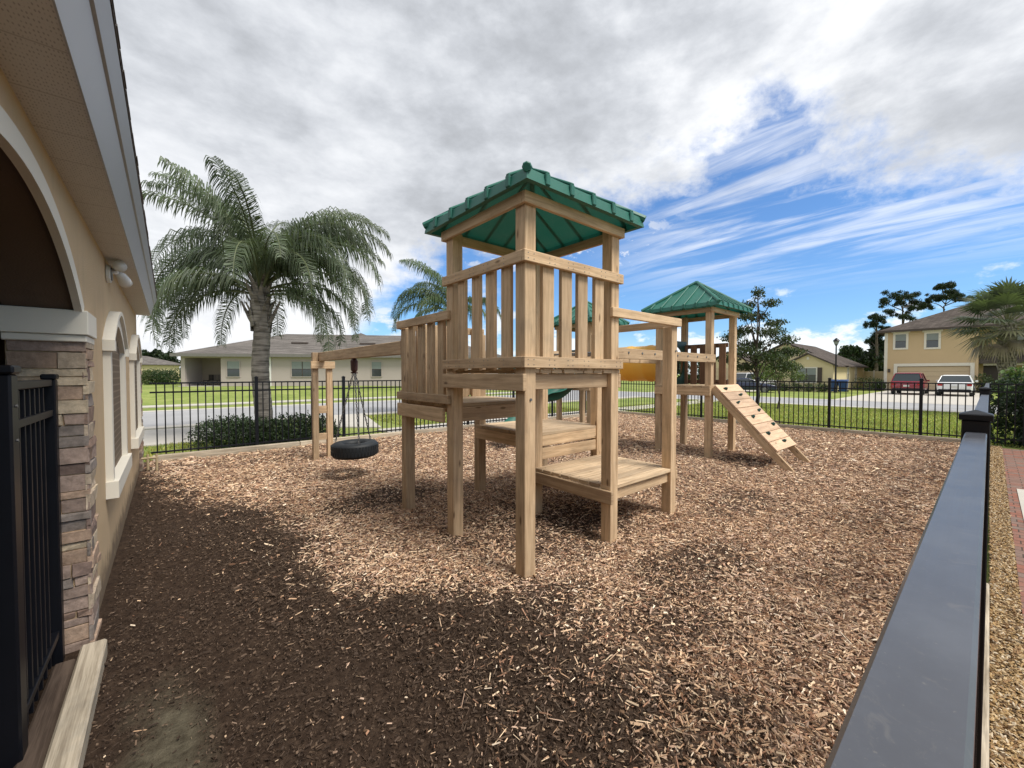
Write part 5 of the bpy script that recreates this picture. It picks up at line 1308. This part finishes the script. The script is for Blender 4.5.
# bins
def bin_(label, x, y):
    B_ = thing('wheelie_bin', label, 'bin', (x, y, 0), 'blue bins beside the lamp post')
    one(lambda b: b.mesh([(x+sx_*w_, y+sy_*w_, z_) for z_, w_ in ((.05, .24), (.98, .32)) for sx_, sy_ in ((-1, -1), (1, -1), (1, 1), (-1, 1))], [(0, 1, 5, 4), (1, 2, 6, 5), (2, 3, 7, 6), (3, 0, 4, 7), (3, 2, 1, 0)]), 'body', 'bin', B_, bevel=.02)
    one(lambda b: b.mesh([(x-.35, y-.35, .985), (x+.36, y-.35, 1.04), (x+.36, y+.35, 1.04), (x-.35, y+.35, .985), (x-.3, y-.3, 1.05), (x+.3, y-.3, 1.12), (x+.3, y+.3, 1.12), (x-.3, y+.3, 1.05)], [(0, 1, 5, 4), (1, 2, 6, 5), (2, 3, 7, 6), (3, 0, 4, 7), (4, 5, 6, 7)]), 'lid', 'bin', B_, bevel=.01)
    for s_ in (-1, 1): one(lambda b: b.tube([(x+.26, y+s_*.27, .11), (x+.26, y+s_*.32, .11)], .11, 12), 'wheel', 'black', B_)
bin_('blue wheeled bin nearer the lamp post', 45.0, yc(833.5, 45)); bin_('blue wheeled bin farther right of the lamp post', 45.1, yc(843, 45))

# ------------------------------------------------------------------ cars (local: length along +x, rear at x=0)
def car(name, label, paint, tall=1.0, suv=False):
    C_ = thing(name, label, 'car', (0, 0, 0), 'parked cars'); zb = .30
    # lofted stations: x, half width at sill, half width at belt, belt z
    if suv: ST = [(0, .80, .84, .98), (.12, .88, .92, 1.02), (1.0, .92, .95, 1.02), (3.0, .92, .95, 1.0), (3.9, .90, .93, .95), (4.55, .84, .86, .82), (4.72, .74, .76, .70)]
    else: ST = [(0, .76, .80, .90), (.12, .86, .89, .98), (.9, .90, .92, .98), (2.9, .90, .92, .93), (3.9, .88, .90, .84), (4.5, .80, .82, .70), (4.66, .68, .70, .62)]
    def body(b):
        vs = []; 
        for x, ws, wb, zz in ST:
            vs += [(x, -ws*.96, zb), (x, -ws, zb+.12), (x, -wb, .62), (x, -wb*.97, zz), (x, -wb*.80, zz+.03), (x, wb*.80, zz+.03), (x, wb*.97, zz), (x, wb, .62), (x, ws, zb+.12), (x, ws*.96, zb)]
        m = 10; fs = [(i*m+k, i*m+(k+1) % m, (i+1)*m+(k+1) % m, (i+1)*m+k) for i in range(len(ST)-1) for k in range(m)]
        fs += [tuple(range(m))[::-1], tuple((len(ST)-1)*m+k for k in range(m))]; b.mesh(vs, fs)
    bo = one(body, 'body', paint, C_, bevel=.03, smooth=True)
    z0_ = .99 if suv else .95; z1_ = (1.64 if suv else 1.44)*tall
    xs = (.08, .50, 2.75, 3.55) if suv else (.35, 1.05, 2.5, 3.35)
    def cab(b):
        w0, w1 = .86, .66
        vs = [(xs[0], -w0, z0_), (xs[3], -w0, z0_-.04), (xs[3], w0, z0_-.04), (xs[0], w0, z0_), (xs[1], -w1, z1_-.04), (xs[2], -w1, z1_-.03), (xs[2], w1, z1_-.03), (xs[1], w1, z1_-.04)]
        b.mesh(vs, [(0, 1, 5, 4), (1, 2, 6, 5), (2, 3, 7, 6), (3, 0, 4, 7), (4, 5, 6, 7)])
    one(cab, 'windows', 'glass', C_, bevel=.03)
    def roof_(b):
        w1 = .69; vs = [(xs[1]-.06, -w1, z1_-.06), (xs[2]+.06, -w1, z1_-.06), (xs[2]+.06, w1, z1_-.06), (xs[1]-.06, w1, z1_-.06), (xs[1]+.1, -w1*.85, z1_), (xs[2]-.1, -w1*.85, z1_+.01), (xs[2]-.1, w1*.85, z1_+.01), (xs[1]+.1, w1*.85, z1_)]
        b.mesh(vs, [(0, 1, 5, 4), (1, 2, 6, 5), (2, 3, 7, 6), (3, 0, 4, 7), (4, 5, 6, 7)])
        for sg in (-1, 1):
            for (xa, xb) in ((xs[0], xs[1]), (xs[3], xs[2]), ((xs[1]+xs[2])/2, (xs[1]+xs[2])/2)): b.beam((xa, sg*.87, z0_), (xb, sg*.68, z1_-.04), .06, .05)
    one(roof_, 'roof', paint, C_, bevel=.02)
    for x in (.85, 3.75):
        for sg in (-1, 1):
            wh = one(lambda b: b.tube([(x, sg*.70, .33), (x, sg*.73, .33), (x, sg*.91, .33), (x, sg*.93, .33)], [.31, .335, .335, .31], 20), 'wheel', 'rubber', C_)
            one(lambda b: b.tube([(x, sg*.925, .33), (x, sg*.94, .33)], [.21, .19], 12), 'rim', 'steel', wh)
    for sg in (-1, 1):
        one(lambda b: b.box((-.025, sg*.60, .74), (.03, sg*.84, .90)), 'tail_lamp', 'lamp_red', C_, bevel=.01)
        one(lambda b: b.box((2.75, sg*.93, 1.0), (2.9, sg*1.08, 1.13)), 'mirror', paint, C_, bevel=.02)
    one(lambda b: b.box((-.06, -.80, .30), (.06, .80, .50)), 'bumper', 'black', C_, bevel=.03)
    one(lambda b: b.box((-.03, -.17, .62), (-.005, .17, .76)), 'number_plate', 'plate', C_)
    return C_
c = car('parked_car', 'red car parked before the left half of the yellow house garage', 'red_paint', 1.04, True); c.location = (43.4, 4.15, 0)
c = car('parked_car', 'white car parked before the right half of the yellow house garage', 'white_paint', 1.06); c.location = (42.9, 1.62, 0)
c = car('parked_car', 'white SUV parked behind the young oak, by the cream house garage', 'white_paint', 1.05, True); c.location = (44.2, 16.6, 0); c.rotation_euler = (0, 0, R(-25))
c = car('parked_car', 'low dark blue car parked in front of the white SUV', 'navy_paint', .93); c.location = (39.6, 16.6, -.12); c.rotation_euler = (0, 0, R(-72))
